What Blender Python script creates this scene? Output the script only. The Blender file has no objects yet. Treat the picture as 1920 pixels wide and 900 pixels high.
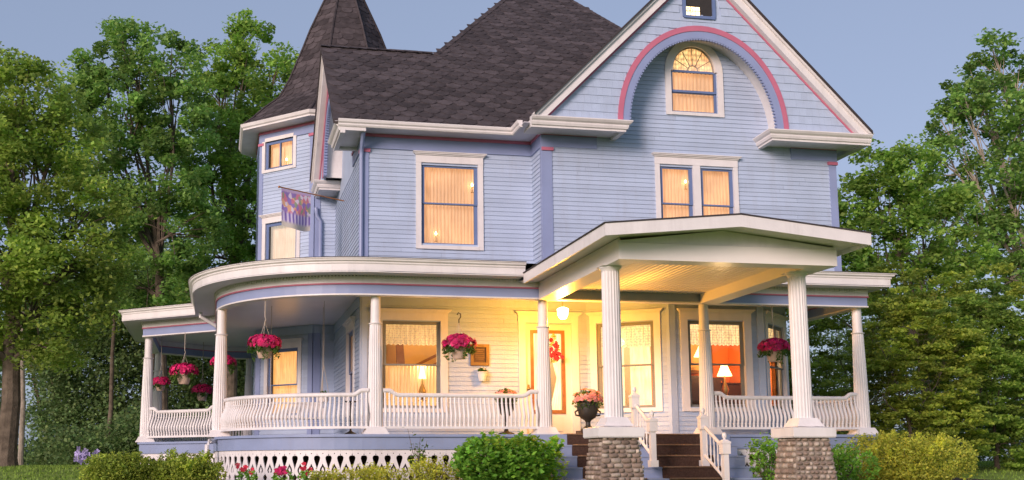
import bpy, bmesh, math, random
import numpy as np
from mathutils import Vector, Matrix
random.seed(7); np.random.seed(7)
SC = bpy.context.scene
COL = SC.collection
rad = math.radians

# ------------------------------------------------------------------ camera
def make_camera():
    yaw, pit, roll = .1967, .1422, -.0042
    cy, sy = math.cos(yaw), math.sin(yaw); cp, sp = math.cos(pit), math.sin(pit); cr, sr = math.cos(roll), math.sin(roll)
    fw = Vector((sy*cp, cy*cp, sp)); r0 = Vector((cy, -sy, 0)); u0 = r0.cross(fw)
    R = cr*r0 + sr*u0; U = -sr*r0 + cr*u0
    cam = bpy.data.cameras.new('camera'); ob = bpy.data.objects.new('camera', cam); COL.objects.link(ob)
    m = Matrix((R, U, -fw)).transposed().to_4x4(); m.translation = Vector((0, 0, .45)); ob.matrix_world = m
    cam.sensor_width = 36; cam.lens = 2100/1920*36
    cam.shift_x = (960-825.3)/1920; cam.shift_y = (567.2-450)/1920
    cam.clip_start = .1; cam.clip_end = 3000
    SC.camera = ob
make_camera()

# ------------------------------------------------------------------ sky, sun, exposure
SUN_EL, SUN_AZ = rad(15.5), rad(222)          # azimuth from +Y clockwise: low, behind the camera and to its left
def make_world():
    w = bpy.data.worlds.new("World"); SC.world = w; w.use_nodes = True
    nt = w.node_tree; N = nt.nodes; N.clear()
    out = N.new('ShaderNodeOutputWorld'); bg = N.new('ShaderNodeBackground'); sky = N.new('ShaderNodeTexSky')
    sky.sky_type = 'NISHITA'; sky.sun_disc = False; sky.sun_elevation = SUN_EL; sky.sun_rotation = SUN_AZ
    sky.air_density = 1.0; sky.dust_density = 1.5; sky.ozone_density = 2.0; sky.altitude = 0
    mx = N.new('ShaderNodeMix'); mx.data_type = 'RGBA'; mx.blend_type = 'MULTIPLY'; mx.inputs[0].default_value = 1
    hs = N.new('ShaderNodeHueSaturation'); hs.inputs['Saturation'].default_value = .62; hs.inputs['Value'].default_value = 1
    mx.inputs[7].default_value = (1.0, .93, 1.05, 1)
    nt.links.new(sky.outputs[0], hs.inputs['Color']); nt.links.new(hs.outputs[0], mx.inputs[6])
    hz = N.new('ShaderNodeMix'); hz.data_type = 'RGBA'; hz.inputs[0].default_value = .6; hz.inputs[7].default_value = (1.95, 2.60, 3.85, 1)   # even dusk haze over the whole sky
    nt.links.new(mx.outputs[2], hz.inputs[6]); nt.links.new(hz.outputs[2], bg.inputs[0]); bg.inputs[1].default_value = .13
    nt.links.new(bg.outputs[0], out.inputs[0])
    s = bpy.data.lights.new('sun', 'SUN'); s.energy = 2.8; s.angle = rad(20); s.color = (1, .77, .70)
    so = bpy.data.objects.new('sun', s); COL.objects.link(so)
    d = Vector((math.sin(SUN_AZ)*math.cos(SUN_EL), math.cos(SUN_AZ)*math.cos(SUN_EL), math.sin(SUN_EL)))
    so.rotation_euler = d.to_track_quat('Z', 'Y').to_euler(); so.location = d*60
make_world()
SC.view_settings.view_transform = 'Standard'; SC.view_settings.look = 'None'
SC.view_settings.exposure = 0.25; SC.view_settings.gamma = 1
SC.cycles.max_bounces = 7; SC.cycles.diffuse_bounces = 3; SC.cycles.glossy_bounces = 3; SC.cycles.transmission_bounces = 4
SC.cycles.transparent_max_bounces = 8; SC.cycles.sample_clamp_indirect = 4; SC.cycles.use_denoising = True
SC.cycles.caustics_reflective = False; SC.cycles.caustics_refractive = False

# ------------------------------------------------------------------ materials
MATS = {}
def mat(name, col, rough=.6, var=.08, vscale=3., bump=0., bscale=40., spec=.4, emit=None, estr=0., metal=0., rnd=0., trans=0., attr=None, coord='Object', dirt=0.):
    m = bpy.data.materials.new(name); m.use_nodes = True; nt = m.node_tree; N = nt.nodes; L = nt.links
    b = N['Principled BSDF']; out = N['Material Output']
    b.inputs['Roughness'].default_value = rough; b.inputs['Specular IOR Level'].default_value = spec; b.inputs['Metallic'].default_value = metal
    tc = N.new('ShaderNodeTexCoord')
    no = N.new('ShaderNodeTexNoise'); no.inputs['Scale'].default_value = vscale; no.inputs['Detail'].default_value = 5
    geo = N.new('ShaderNodeNewGeometry'); L.new(geo.outputs['Position'], no.inputs['Vector'])
    mr = N.new('ShaderNodeMapRange'); mr.inputs[1].default_value = .3; mr.inputs[2].default_value = .7
    mr.inputs[3].default_value = 1-var; mr.inputs[4].default_value = 1+var
    L.new(no.outputs['Fac'], mr.inputs[0])
    val = mr.outputs[0]
    if rnd:
        oi = N.new('ShaderNodeObjectInfo'); ad = N.new('ShaderNodeMath'); ad.operation = 'ADD'
        L.new(oi.outputs['Random'], ad.inputs[0]); L.new(geo.outputs['Random Per Island'], ad.inputs[1])
        fr = N.new('ShaderNodeMath'); fr.operation = 'FRACT'; L.new(ad.outputs[0], fr.inputs[0])
        m2 = N.new('ShaderNodeMapRange'); m2.inputs[3].default_value = 1-rnd; m2.inputs[4].default_value = 1+rnd
        L.new(fr.outputs[0], m2.inputs[0]); mu = N.new('ShaderNodeMath'); mu.operation = 'MULTIPLY'
        L.new(val, mu.inputs[0]); L.new(m2.outputs[0], mu.inputs[1]); val = mu.outputs[0]
    vm = N.new('ShaderNodeVectorMath'); vm.operation = 'SCALE'; vm.inputs[0].default_value = col[:3]
    L.new(val, vm.inputs['Scale'])
    colout = vm.outputs[0]
    if attr:
        at = N.new('ShaderNodeAttribute'); at.attribute_name = attr
        mx = N.new('ShaderNodeMix'); mx.data_type = 'RGBA'; mx.blend_type = 'MULTIPLY'; mx.inputs[0].default_value = 1
        L.new(colout, mx.inputs[6]); L.new(at.outputs['Color'], mx.inputs[7]); colout = mx.outputs[2]
    if dirt:
        n2 = N.new('ShaderNodeTexNoise'); n2.inputs['Scale'].default_value = 1.3; n2.inputs['Detail'].default_value = 8; n2.inputs['Roughness'].default_value = .7
        mp = N.new('ShaderNodeMapping'); mp.inputs['Scale'].default_value = (3, 3, .5); L.new(geo.outputs['Position'], mp.inputs[0]); L.new(mp.outputs[0], n2.inputs['Vector'])
        m3 = N.new('ShaderNodeMapRange'); m3.inputs[1].default_value = .5; m3.inputs[2].default_value = .75; m3.inputs[3].default_value = 0; m3.inputs[4].default_value = dirt
        L.new(n2.outputs['Fac'], m3.inputs[0])
        mx = N.new('ShaderNodeMix'); mx.data_type = 'RGBA'; L.new(m3.outputs[0], mx.inputs[0]); L.new(colout, mx.inputs[6]); mx.inputs[7].default_value = (.25, .21, .2, 1); colout = mx.outputs[2]
    L.new(colout, b.inputs['Base Color'])
    if bump:
        nb = N.new('ShaderNodeTexNoise'); nb.inputs['Scale'].default_value = bscale; nb.inputs['Detail'].default_value = 6
        L.new(geo.outputs['Position'], nb.inputs['Vector'])
        bp = N.new('ShaderNodeBump'); bp.inputs['Strength'].default_value = bump; bp.inputs['Distance'].default_value = .02
        L.new(nb.outputs['Fac'], bp.inputs['Height']); L.new(bp.outputs[0], b.inputs['Normal'])
    if emit:
        b.inputs['Emission Color'].default_value = (*emit, 1); b.inputs['Emission Strength'].default_value = estr
    if trans:
        tr = N.new('ShaderNodeBsdfTranslucent'); L.new(colout, tr.inputs['Color']); ms = N.new('ShaderNodeMixShader'); ms.inputs[0].default_value = trans
        L.new(b.outputs[0], ms.inputs[1]); L.new(tr.outputs[0], ms.inputs[2]); L.new(ms.outputs[0], out.inputs['Surface'])
    MATS[name] = m
    return m
mat('siding', (.41, .495, .64), .55, .06, 1.2, .2, 30, rnd=.06, dirt=.20)
mat('shingle_paint', (.41, .495, .64), .6, .05, 4, .25, 50, rnd=.03, dirt=.10)
mat('white', (.74, .715, .705), .42, .05, 3, .10, 25, dirt=.20)
mat('white_gloss', (.80, .76, .72), .36, .03, 2, .12, 6, spec=.6)
mat('blue', (.255, .31, .50), .45, .06, 2, .08, 20, dirt=.08)
mat('deck_blue', (.25, .31, .47), .5, .07, 2, .1, 20, dirt=.18)
mat('pink', (.50, .15, .225), .5, .06, 3)
mat('sash_blue', (.13, .19, .36), .4, .05, 3)
mat('door_paint', (.74, .70, .62), .4, .03, 3)
mat('wood', (.32, .13, .04), .35, .2, 8)
mat('roof', (.069, .058, .060), .9, .25, 6, .6, 90, spec=.2, rnd=.34)
mat('roof_edge', (.05, .042, .045), .9, .1)
mat('grey_line', (.22, .22, .2), .8, .1)
mat('carpet', (.075, .045, .035), .95, .2, 30, .5, 200, spec=.1)
mat('carpet_worn', (.17, .115, .08), .95, .25, 20, .4, 150, spec=.1)
mat('ceiling_paint', (.78, .73, .72), .30, .03, 2, .05, 10, spec=.6)
mat('soffit', (.66, .65, .70), .5, .03, 2)
mat('mortar', (.25, .205, .165), .95, .2, 20, .6, 60)
mat('stone', (.25, .19, .15), .85, .2, 9, .5, 35, rnd=.28)
mat('stone_pale', (.40, .34, .28), .8, .2, 9, .6, 35, rnd=.3)
mat('bark', (.13, .105, .08), .95, .35, 5, .9, 25, spec=.1)
mat('bark_pale', (.30, .26, .21), .95, .3, 5, .6, 25, spec=.1)
mat('iron', (.035, .03, .025), .5, .1, 10, .2, 40)
mat('bronze', (.10, .055, .025), .5, .2, 10, .2, 40, metal=.3)
mat('gold_frame', (.26, .15, .045), .4, .15, 10, metal=.3)
mat('terracotta', (.58, .42, .32), .6, .06, 10)
mat('ceramic', (.74, .68, .62), .4, .04, 10)
mat('chain', (.45, .4, .34), .5, .1)
mat('brass', (.55, .36, .12), .3, .1, metal=.8)
mat('dark_wood', (.05, .022, .012), .35, .2, 8)
mat('red_wall', (.85, .25, .07), .8, .08, 2)
mat('warm_wall', (.85, .50, .16), .8, .1, 2)
mat('green_wall', (.30, .34, .08), .8, .1, 2)
mat('pale_wall', (.80, .62, .42), .8, .05, 2)
mat('lamp_shade', (.9, .75, .5), .8, .02, emit=(1, .66, .28), estr=3.0)
mat('lamp_glass', (.9, .8, .6), .4, .02, emit=(1, .72, .30), estr=14)
mat('bulb', (.9, .8, .6), .4, .02, emit=(1, .75, .45), estr=9)
mat('earth', (.075, .05, .03), .95, .3, 5, .6, 40)
mat('petal_magenta', (.56, .012, .12), .55, .15, 60, trans=.2, rnd=.3, attr='tone')
mat('petal_pink', (.80, .30, .26), .55, .15, 60, trans=.2, rnd=.3, attr='tone')
mat('petal_lilac', (.42, .36, .62), .6, .1, 60, trans=.3, attr='tone')
mat('petal_white', (.75, .72, .62), .6, .1, 60, trans=.3, attr='tone')
mat('petal_red', (.55, .02, .05), .6, .1, 60, trans=.2, attr='tone')
def leafmat(n, c, tr=.5): mat(n, c, .55, .15, .8, spec=.25, trans=tr, attr='tone')
leafmat('leaf_maple', (.36, .50, .10)); leafmat('leaf_dark', (.26, .43, .11)); leafmat('leaf_mid', (.31, .49, .10))
leafmat('leaf_far', (.18, .27, .13)); leafmat('leaf_gold', (.38, .47, .08)); leafmat('leaf_lime', (.56, .60, .09))
leafmat('leaf_bright', (.23, .48, .07)); leafmat('leaf_box', (.28, .42, .08)); leafmat('leaf_pot', (.10, .20, .04)); leafmat('leaf_wood', (.22, .33, .13))
mat('grass_ground', (.20, .28, .06), .95, .3, 1.5, .5, 30, spec=.1)
leafmat('leaf_shrub', (.34, .43, .07)); leafmat('grass_blade', (.26, .40, .07))

def curtain_mat(name, c1, c2, s1, s2, vertical=60., lace=False):
    """lit cloth seen from outside: folds come from the mesh, the weave and its glow from here"""
    m = bpy.data.materials.new(name); m.use_nodes = True; nt = m.node_tree; N = nt.nodes; L = nt.links
    b = N['Principled BSDF']; b.inputs['Roughness'].default_value = .9; b.inputs['Base Color'].default_value = (.6, .5, .38, 1); b.inputs['Specular IOR Level'].default_value = .1
    tc = N.new('ShaderNodeTexCoord'); mp = N.new('ShaderNodeMapping'); L.new(tc.outputs['UV'], mp.inputs[0])
    mp.inputs['Scale'].default_value = (vertical, 2.0, 1)
    no = N.new('ShaderNodeTexNoise'); no.inputs['Detail'].default_value = 6; no.inputs['Scale'].default_value = 1; no.inputs['Roughness'].default_value = .65
    L.new(mp.outputs[0], no.inputs['Vector'])
    cr = N.new('ShaderNodeValToRGB'); cr.color_ramp.elements[0].position = .32; cr.color_ramp.elements[1].position = .68
    cr.color_ramp.elements[0].color = (*[v*s1 for v in c1], 1); cr.color_ramp.elements[1].color = (*[v*s2 for v in c2], 1)
    L.new(no.outputs['Fac'], cr.inputs[0]); colr = cr.outputs[0]
    if lace:
        mp2 = N.new('ShaderNodeMapping'); L.new(tc.outputs['UV'], mp2.inputs[0]); mp2.inputs['Scale'].default_value = (lace, lace*.62, 1)
        vo = N.new('ShaderNodeTexVoronoi'); vo.inputs['Scale'].default_value = 1; vo.inputs['Randomness'].default_value = .35; L.new(mp2.outputs[0], vo.inputs['Vector'])
        mr = N.new('ShaderNodeMapRange'); mr.inputs[1].default_value = .25; mr.inputs[2].default_value = .6; mr.inputs[3].default_value = 1.1; mr.inputs[4].default_value = .42
        L.new(vo.outputs['Distance'], mr.inputs[0]); v = N.new('ShaderNodeVectorMath'); v.operation = 'SCALE'
        L.new(colr, v.inputs[0]); L.new(mr.outputs[0], v.inputs['Scale']); colr = v.outputs[0]
    ge = N.new('ShaderNodeNewGeometry'); n3 = N.new('ShaderNodeTexNoise'); n3.inputs['Scale'].default_value = 1.7; n3.inputs['Detail'].default_value = 2; L.new(ge.outputs['Position'], n3.inputs['Vector'])
    m4 = N.new('ShaderNodeMapRange'); m4.inputs[1].default_value = .35; m4.inputs[2].default_value = .68; m4.inputs[3].default_value = .88; m4.inputs[4].default_value = 1.28; L.new(n3.outputs['Fac'], m4.inputs[0])
    L.new(colr, b.inputs['Emission Color']); L.new(m4.outputs[0], b.inputs['Emission Strength'])
    MATS[name] = m
curtain_mat('curtain_warm', (.80, .33, .12), (1., .52, .25), .52, .66, 46)
curtain_mat('curtain_pale', (.80, .66, .56), (.9, .8, .7), .34, .42, 30)
curtain_mat('curtain_orange', (1., .34, .06), (1., .55, .17), .50, .74, 34)
curtain_mat('curtain_door', (1., .62, .25), (1., .80, .42), .9, 1.5, 20)
curtain_mat('curtain_sheer', (1., .50, .20), (1., .70, .34), .8, 1.2, 12)
curtain_mat('lace', (1., .58, .22), (1., .72, .34), .8, 1.15, 20, lace=30.)
curtain_mat('lace_dim', (1., .50, .15), (1., .58, .20), .6, .78, 20, lace=34.)
curtain_mat('stained', (1., .25, .06), (1., .72, .28), .7, 1.2, 6, lace=15.)

def glass_mat():
    m = bpy.data.materials.new('window_glass'); m.use_nodes = True; nt = m.node_tree; N = nt.nodes; L = nt.links
    N.remove(N['Principled BSDF']); out = N['Material Output']
    t = N.new('ShaderNodeBsdfTransparent'); g = N.new('ShaderNodeBsdfGlossy'); g.inputs['Roughness'].default_value = .02; t.inputs[0].default_value = (.96, .96, .95, 1)
    fr = N.new('ShaderNodeFresnel'); fr.inputs[0].default_value = 1.45; ms = N.new('ShaderNodeMixShader')
    L.new(fr.outputs[0], ms.inputs[0]); L.new(t.outputs[0], ms.inputs[1]); L.new(g.outputs[0], ms.inputs[2]); L.new(ms.outputs[0], out.inputs[0])
    MATS['window_glass'] = m
glass_mat()

def flag_mat():
    m = bpy.data.materials.new('flag_print'); m.use_nodes = True; nt = m.node_tree; N = nt.nodes; L = nt.links
    b = N['Principled BSDF']; b.inputs['Roughness'].default_value = .8
    tc = N.new('ShaderNodeTexCoord'); sx = N.new('ShaderNodeSeparateXYZ'); L.new(tc.outputs['UV'], sx.inputs[0])
    mp = N.new('ShaderNodeMapping'); mp.inputs['Scale'].default_value = (11, 9, 1); L.new(tc.outputs['UV'], mp.inputs[0])
    vo = N.new('ShaderNodeTexVoronoi'); vo.inputs['Scale'].default_value = 1; L.new(mp.outputs[0], vo.inputs['Vector'])
    cr = N.new('ShaderNodeValToRGB'); cr.color_ramp.interpolation = 'CONSTANT'
    e = cr.color_ramp.elements; e[0].color = (.30, .20, .50, 1); e[1].position = .3; e[1].color = (.62, .22, .30, 1)
    for p, c in ((.45, (.30, .36, .24)), (.58, (.70, .62, .72)), (.72, (.72, .42, .26)), (.84, (.26, .18, .44)), (.92, (.68, .28, .40))):
        q = e.new(p); q.color = (*c, 1)
    L.new(vo.outputs['Color'], cr.inputs[0])
    # striped purple pot band and pale hem
    wv = N.new('ShaderNodeTexWave'); wv.inputs['Scale'].default_value = 2.6; wv.inputs['Distortion'].default_value = 1.0; L.new(tc.outputs['UV'], wv.inputs['Vector'])
    c2 = N.new('ShaderNodeMix'); c2.data_type = 'RGBA'; c2.inputs[6].default_value = (.14, .09, .36, 1); c2.inputs[7].default_value = (.62, .56, .74, 1); L.new(wv.outputs['Fac'], c2.inputs[0])
    def step(lo, hi):
        a = N.new('ShaderNodeMapRange'); a.inputs[1].default_value = lo; a.inputs[2].default_value = hi; L.new(sx.outputs[1], a.inputs[0]); return a.outputs[0]
    m1 = N.new('ShaderNodeMix'); m1.data_type = 'RGBA'; L.new(step(.36, .44), m1.inputs[0]); L.new(c2.outputs[2], m1.inputs[6]); L.new(cr.outputs[0], m1.inputs[7])
    m2 = N.new('ShaderNodeMix'); m2.data_type = 'RGBA'; L.new(step(.10, .18), m2.inputs[0]); m2.inputs[6].default_value = (.50, .47, .42, 1); L.new(m1.outputs[2], m2.inputs[7])
    m3 = N.new('ShaderNodeMix'); m3.data_type = 'RGBA'; L.new(step(.92, .95), m3.inputs[0]); L.new(m2.outputs[2], m3.inputs[6]); m3.inputs[7].default_value = (.50, .38, .58, 1)
    L.new(m3.outputs[2], b.inputs['Base Color'])
    MATS['flag_print'] = m
flag_mat()

# ------------------------------------------------------------------ mesh helpers
def V(*a): return Vector(a)
ORG = {}
class MB:
    def __init__(s): s.v = []; s.f = []; s.uv = None
    def add(s, vs, fs):
        o = len(s.v); s.v += [tuple(p) for p in vs]; s.f += [tuple(i+o for i in f) for f in fs]; return s
    def hexa(s, p):
        return s.add(p, [(0, 3, 2, 1), (4, 5, 6, 7), (0, 1, 5, 4), (1, 2, 6, 5), (2, 3, 7, 6), (3, 0, 4, 7)])
    def box(s, x0, x1, y0, y1, z0, z1):
        return s.hexa([(x0, y0, z0), (x1, y0, z0), (x1, y1, z0), (x0, y1, z0), (x0, y0, z1), (x1, y0, z1), (x1, y1, z1), (x0, y1, z1)])
    def prism(s, poly, vec):
        n = len(poly); vec = Vector(vec); a = [Vector(p) for p in poly]; b = [p+vec for p in a]
        return s.add(a+b, [tuple(range(n))[::-1], tuple(range(n, 2*n))]+[(i, (i+1) % n, n+(i+1) % n, n+i) for i in range(n)])
    def tube(s, pts, r, n=8, caps=True):
        pts = [Vector(p) for p in pts]; rs = r if isinstance(r, (list, tuple)) else [r]*len(pts); vs = []; prev = None
        for i, p in enumerate(pts):
            t = (pts[min(i+1, len(pts)-1)]-pts[max(i-1, 0)]).normalized()
            a = prev if prev is not None and abs(prev.dot(t)) < .9 else (Vector((0, 0, 1)) if abs(t.z) < .9 else Vector((1, 0, 0)))
            u = (a - t*a.dot(t)).normalized(); w = t.cross(u); prev = u
            for k in range(n):
                g = 2*math.pi*k/n; vs.append(p+(u*math.cos(g)+w*math.sin(g))*rs[i])
        fs = [(i*n+k, i*n+(k+1) % n, (i+1)*n+(k+1) % n, (i+1)*n+k) for i in range(len(pts)-1) for k in range(n)]
        if caps: fs += [tuple(range(n))[::-1], tuple(range((len(pts)-1)*n, len(pts)*n))]
        return s.add(vs, fs)
    def lathe(s, c, prof, n=16, flute=0., nfl=20):
        vs = []
        for j, (r, z) in enumerate(prof):
            for k in range(n):
                g = 2*math.pi*k/n; rr = r*(1-flute*abs(math.sin(nfl*g/2))) if flute else r
                vs.append((c[0]+rr*math.cos(g), c[1]+rr*math.sin(g), c[2]+z))
        m = len(prof)
        fs = [(j*n+k, j*n+(k+1) % n, (j+1)*n+(k+1) % n, (j+1)*n+k) for j in range(m-1) for k in range(n)]
        fs += [tuple(range(n))[::-1], tuple(range((m-1)*n, m*n))]
        return s.add(vs, fs)
    def frustum(s, c, a0, a1, z0, z1):
        x, y = c[:2]
        return s.hexa([(x-a0, y-a0, z0), (x+a0, y-a0, z0), (x+a0, y+a0, z0), (x-a0, y+a0, z0), (x-a1, y-a1, z1), (x+a1, y-a1, z1), (x+a1, y+a1, z1), (x-a1, y+a1, z1)])
    def ball(s, c, r, n=8, m=5, sz=1.):
        prof = [(max(.001, r*math.sin(math.pi*j/m)), -r*sz*math.cos(math.pi*j/m)) for j in range(m+1)]
        return s.lathe(c, prof, n)
    def sweep(s, path, prof, closed=False, z=0.):
        """path: plan points walked with the outside on the right; prof: closed list of (out, height)"""
        n = len(path); P = [Vector((p[0], p[1])) for p in path]; out = []
        for i in range(n):
            if closed: a, b = P[i-1], P[(i+1) % n]
            else: a, b = P[max(i-1, 0)], P[min(i+1, n-1)]
            t1 = (P[i]-a); t2 = (b-P[i])
            t1 = t1.normalized() if t1.length > 1e-6 else t2.normalized(); t2 = t2.normalized() if t2.length > 1e-6 else t1
            n1 = Vector((t1.y, -t1.x)); n2 = Vector((t2.y, -t2.x)); m = (n1+n2); m = m/(1+n1.dot(n2))
            out.append(m)
        k = len(prof); vs = [(P[i].x+out[i].x*d, P[i].y+out[i].y*d, z+h) for i in range(n) for d, h in prof]
        fs = []
        for i in range(n if closed else n-1):
            j = (i+1) % n
            fs += [(i*k+a, j*k+a, j*k+(a+1) % k, i*k+(a+1) % k) for a in range(k)]
        if not closed: fs += [tuple(range(k)), tuple(range((n-1)*k, n*k))[::-1]]
        return s.add(vs, fs)
    def mesh(s, name, org=(0, 0, 0), fix=True, smooth=False):
        me = bpy.data.meshes.new(name); o = Vector(org)
        me.from_pydata([(p[0]-o.x, p[1]-o.y, p[2]-o.z) for p in s.v], [], s.f)
        if fix:
            bm = bmesh.new(); bm.from_mesh(me); bmesh.ops.recalc_face_normals(bm, faces=bm.faces); bm.to_mesh(me); bm.free()
        if smooth:
            me.shade_smooth(); me.set_sharp_from_angle(angle=rad(35))
        if s.uv:
            uvl = me.uv_layers.new(name='UVMap')
            for l in me.loops: uvl.data[l.index].uv = s.uv[l.vertex_index]
        me.update(); return me
    def build(s, name, m, parent=None, smooth=False, org=None, fix=True):
        if org is None: org = ORG.get(parent.name, (0, 0, 0)) if parent else (0, 0, 0)
        me = s.mesh(name, org, fix, smooth); me.materials.append(MATS[m] if isinstance(m, str) else m)
        o = bpy.data.objects.new(name, me); COL.objects.link(o)
        if parent: o.parent = parent
        else: o.location = org
        ORG[o.name] = org
        return o
def tag(o, label=None, cat=None, group=None, kind=None):
    if label: o['label'] = label
    if cat: o['category'] = cat
    if group: o['group'] = group
    if kind: o['kind'] = kind
    return o
def thing(name, loc, label, cat, group=None):
    o = bpy.data.objects.new(name, None); COL.objects.link(o); o.location = loc; o.empty_display_size = .2
    ORG[o.name] = tuple(loc); return tag(o, label, cat, group)
def inst(me, name, parent, loc, rz=0., scale=(1, 1, 1), rot=None):
    o = bpy.data.objects.new(name, me); COL.objects.link(o); g = ORG.get(parent.name, (0, 0, 0)) if parent else (0, 0, 0)
    if parent: o.parent = parent
    o.location = (loc[0]-g[0], loc[1]-g[1], loc[2]-g[2]); o.rotation_euler = rot or (0, 0, rz); o.scale = scale
    ORG[o.name] = tuple(loc)
    return o
def mk(name, mb, m, smooth=False):
    me = mb.mesh(name, (0, 0, 0), True, smooth); me.materials.append(MATS[m]); return me

class Fr:
    """a vertical wall face: s runs left to right as seen from outside, d outwards"""
    def __init__(s, P, Q):
        s.P = Vector((P[0], P[1])); q = Vector((Q[0], Q[1])); s.L = (q-s.P).length; s.t = (q-s.P)/s.L; s.n = Vector((s.t.y, -s.t.x)); s.a = math.atan2(s.t.y, s.t.x)
    def pt(f, s, d, z): p = f.P+f.t*s+f.n*d; return (p.x, p.y, z)
    def box(f, mb, s0, s1, z0, z1, d0, d1):
        mb.hexa([f.pt(s0, d1, z0), f.pt(s1, d1, z0), f.pt(s1, d0, z0), f.pt(s0, d0, z0), f.pt(s0, d1, z1), f.pt(s1, d1, z1), f.pt(s1, d0, z1), f.pt(s0, d0, z1)]); return mb
    def quadbox(f, mb, sb0, sb1, st0, st1, z0, z1, db, dt, d0=0):
        mb.hexa([f.pt(sb0, db, z0), f.pt(sb1, db, z0), f.pt(sb1, d0, z0), f.pt(sb0, d0, z0), f.pt(st0, dt, z1), f.pt(st1, dt, z1), f.pt(st1, d0, z1), f.pt(st0, d0, z1)]); return mb
    def sheet(f, mb, s0, s1, z0, z1, d, nx=1, wave=0., per=.08, ph=0., nz=1):
        vs = []; uv = []
        for j in range(nz+1):
            for i in range(nx+1):
                s = s0+(s1-s0)*i/nx; z = z0+(z1-z0)*j/nz
                vs.append(f.pt(s, d+wave*math.sin(2*math.pi*s/per+ph+.6*math.sin(s*9)), z)); uv.append((i/nx*(s1-s0), j/nz*(z1-z0)))
        o = len(mb.v); mb.add(vs, [(j*(nx+1)+i, j*(nx+1)+i+1, (j+1)*(nx+1)+i+1, (j+1)*(nx+1)+i) for j in range(nz) for i in range(nx)])
        mb.uv = (mb.uv or [])+uv; return mb

# ================================================================== SETTING
def ground_z(x, y):
    t = min(1, max(0, (y-20)/9.)); t = t*t*(3-2*t); return .40*t
def make_ground():
    xs = sorted(set([-1500, -600, -250, -120, -70]+list(range(-50, 71, 4))+[90, 140, 300, 700, 1500])); ys = sorted(set([-60, -20]+list(range(0, 72, 2))+[80, 100, 150, 300, 700, 2000]))
    mb = MB(); vs = [(x, y, ground_z(x, y)-.02) for y in ys for x in xs]; n = len(xs)
    mb.add(vs, [(j*n+i, j*n+i+1, (j+1)*n+i+1, (j+1)*n+i) for j in range(len(ys)-1) for i in range(n-1)])
    tag(mb.build('ground', 'grass_ground', fix=False), kind='structure')
    # planting bed of bare earth round the porch
    b = MB(); pts = [(-3.2, 30), (-3.2, 27.2), (-1.6, 24.5), (-2.6, 21.6), (-2.4, 19.2), (5.8, 18.2), (6.4, 20.4), (6.4, 21), (-.2, 24), (-.2, 27)]
    vs = [(x, y, ground_z(x, y)+.01) for x, y in pts]; b.add(vs, [tuple(range(len(vs)))])
    b2 = [(9.9, 20.5), (9.9, 18.6), (14.5, 18.2), (16.2, 20), (15.8, 23), (13.2, 23)]; b.add([(x, y, ground_z(x, y)+.01) for x, y in b2], [tuple(range(6))])
    tag(b.build('planting_bed', 'earth', fix=False), kind='structure')
make_ground()
def make_grass():
    N = 26000; A = [(-14, -1.5, 20, 36, .7), (13, 24, 19, 32, .3)]; vs = []; tone = []
    P = []
    for x0, x1, y0, y1, w in A:
        k = int(N*w); P.append(np.stack([np.random.uniform(x0, x1, k), np.random.uniform(y0, y1, k)], 1))
    P = np.concatenate(P); k = len(P); t = np.clip((P[:, 1]-20)/9, 0, 1); z = .4*t*t*(3-2*t)-.02
    a = np.random.uniform(0, math.pi, k); h = np.random.uniform(.03, .075, k); w = .022
    base = np.stack([P[:, 0], P[:, 1], z], 1); dx = np.stack([np.cos(a)*w, np.sin(a)*w, 0*a], 1); lean = np.stack([np.random.uniform(-.03, .03, k), np.random.uniform(-.03, .03, k), h], 1)
    v = np.stack([base-dx, base+dx, base+lean], 1).reshape(-1, 3)
    me = bpy.data.meshes.new('grass'); me.vertices.add(len(v)); me.vertices.foreach_set('co', v.ravel()); me.loops.add(len(v)); me.loops.foreach_set('vertex_index', np.arange(len(v)))
    me.polygons.add(k); me.polygons.foreach_set('loop_start', np.arange(0, 3*k, 3)); me.update()
    at = me.attributes.new('tone', 'FLOAT_COLOR', 'FACE'); c = np.ones((k, 4)); c[:, :3] *= np.random.uniform(.6, 1.3, (k, 1)); at.data.foreach_set('color', c.ravel())
    me.materials.append(MATS['grass_blade']); o = bpy.data.objects.new('grass', me); COL.objects.link(o); tag(o, 'short green lawn grass under the trees', 'grass', kind='stuff')
make_grass()

# ================================================================== HOUSE
HR = (6.5, 24., 0.)
H = thing('house', HR, 'lavender Victorian house with round tower, arched front gable, wraparound porch and lit windows', 'house')
TC, TR = (3.32, 30.62), 2.52
def octv(k, r=TR): g = rad(22.5+45*k); return (TC[0]+r*math.cos(g), TC[1]+r*math.sin(g))
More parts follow.
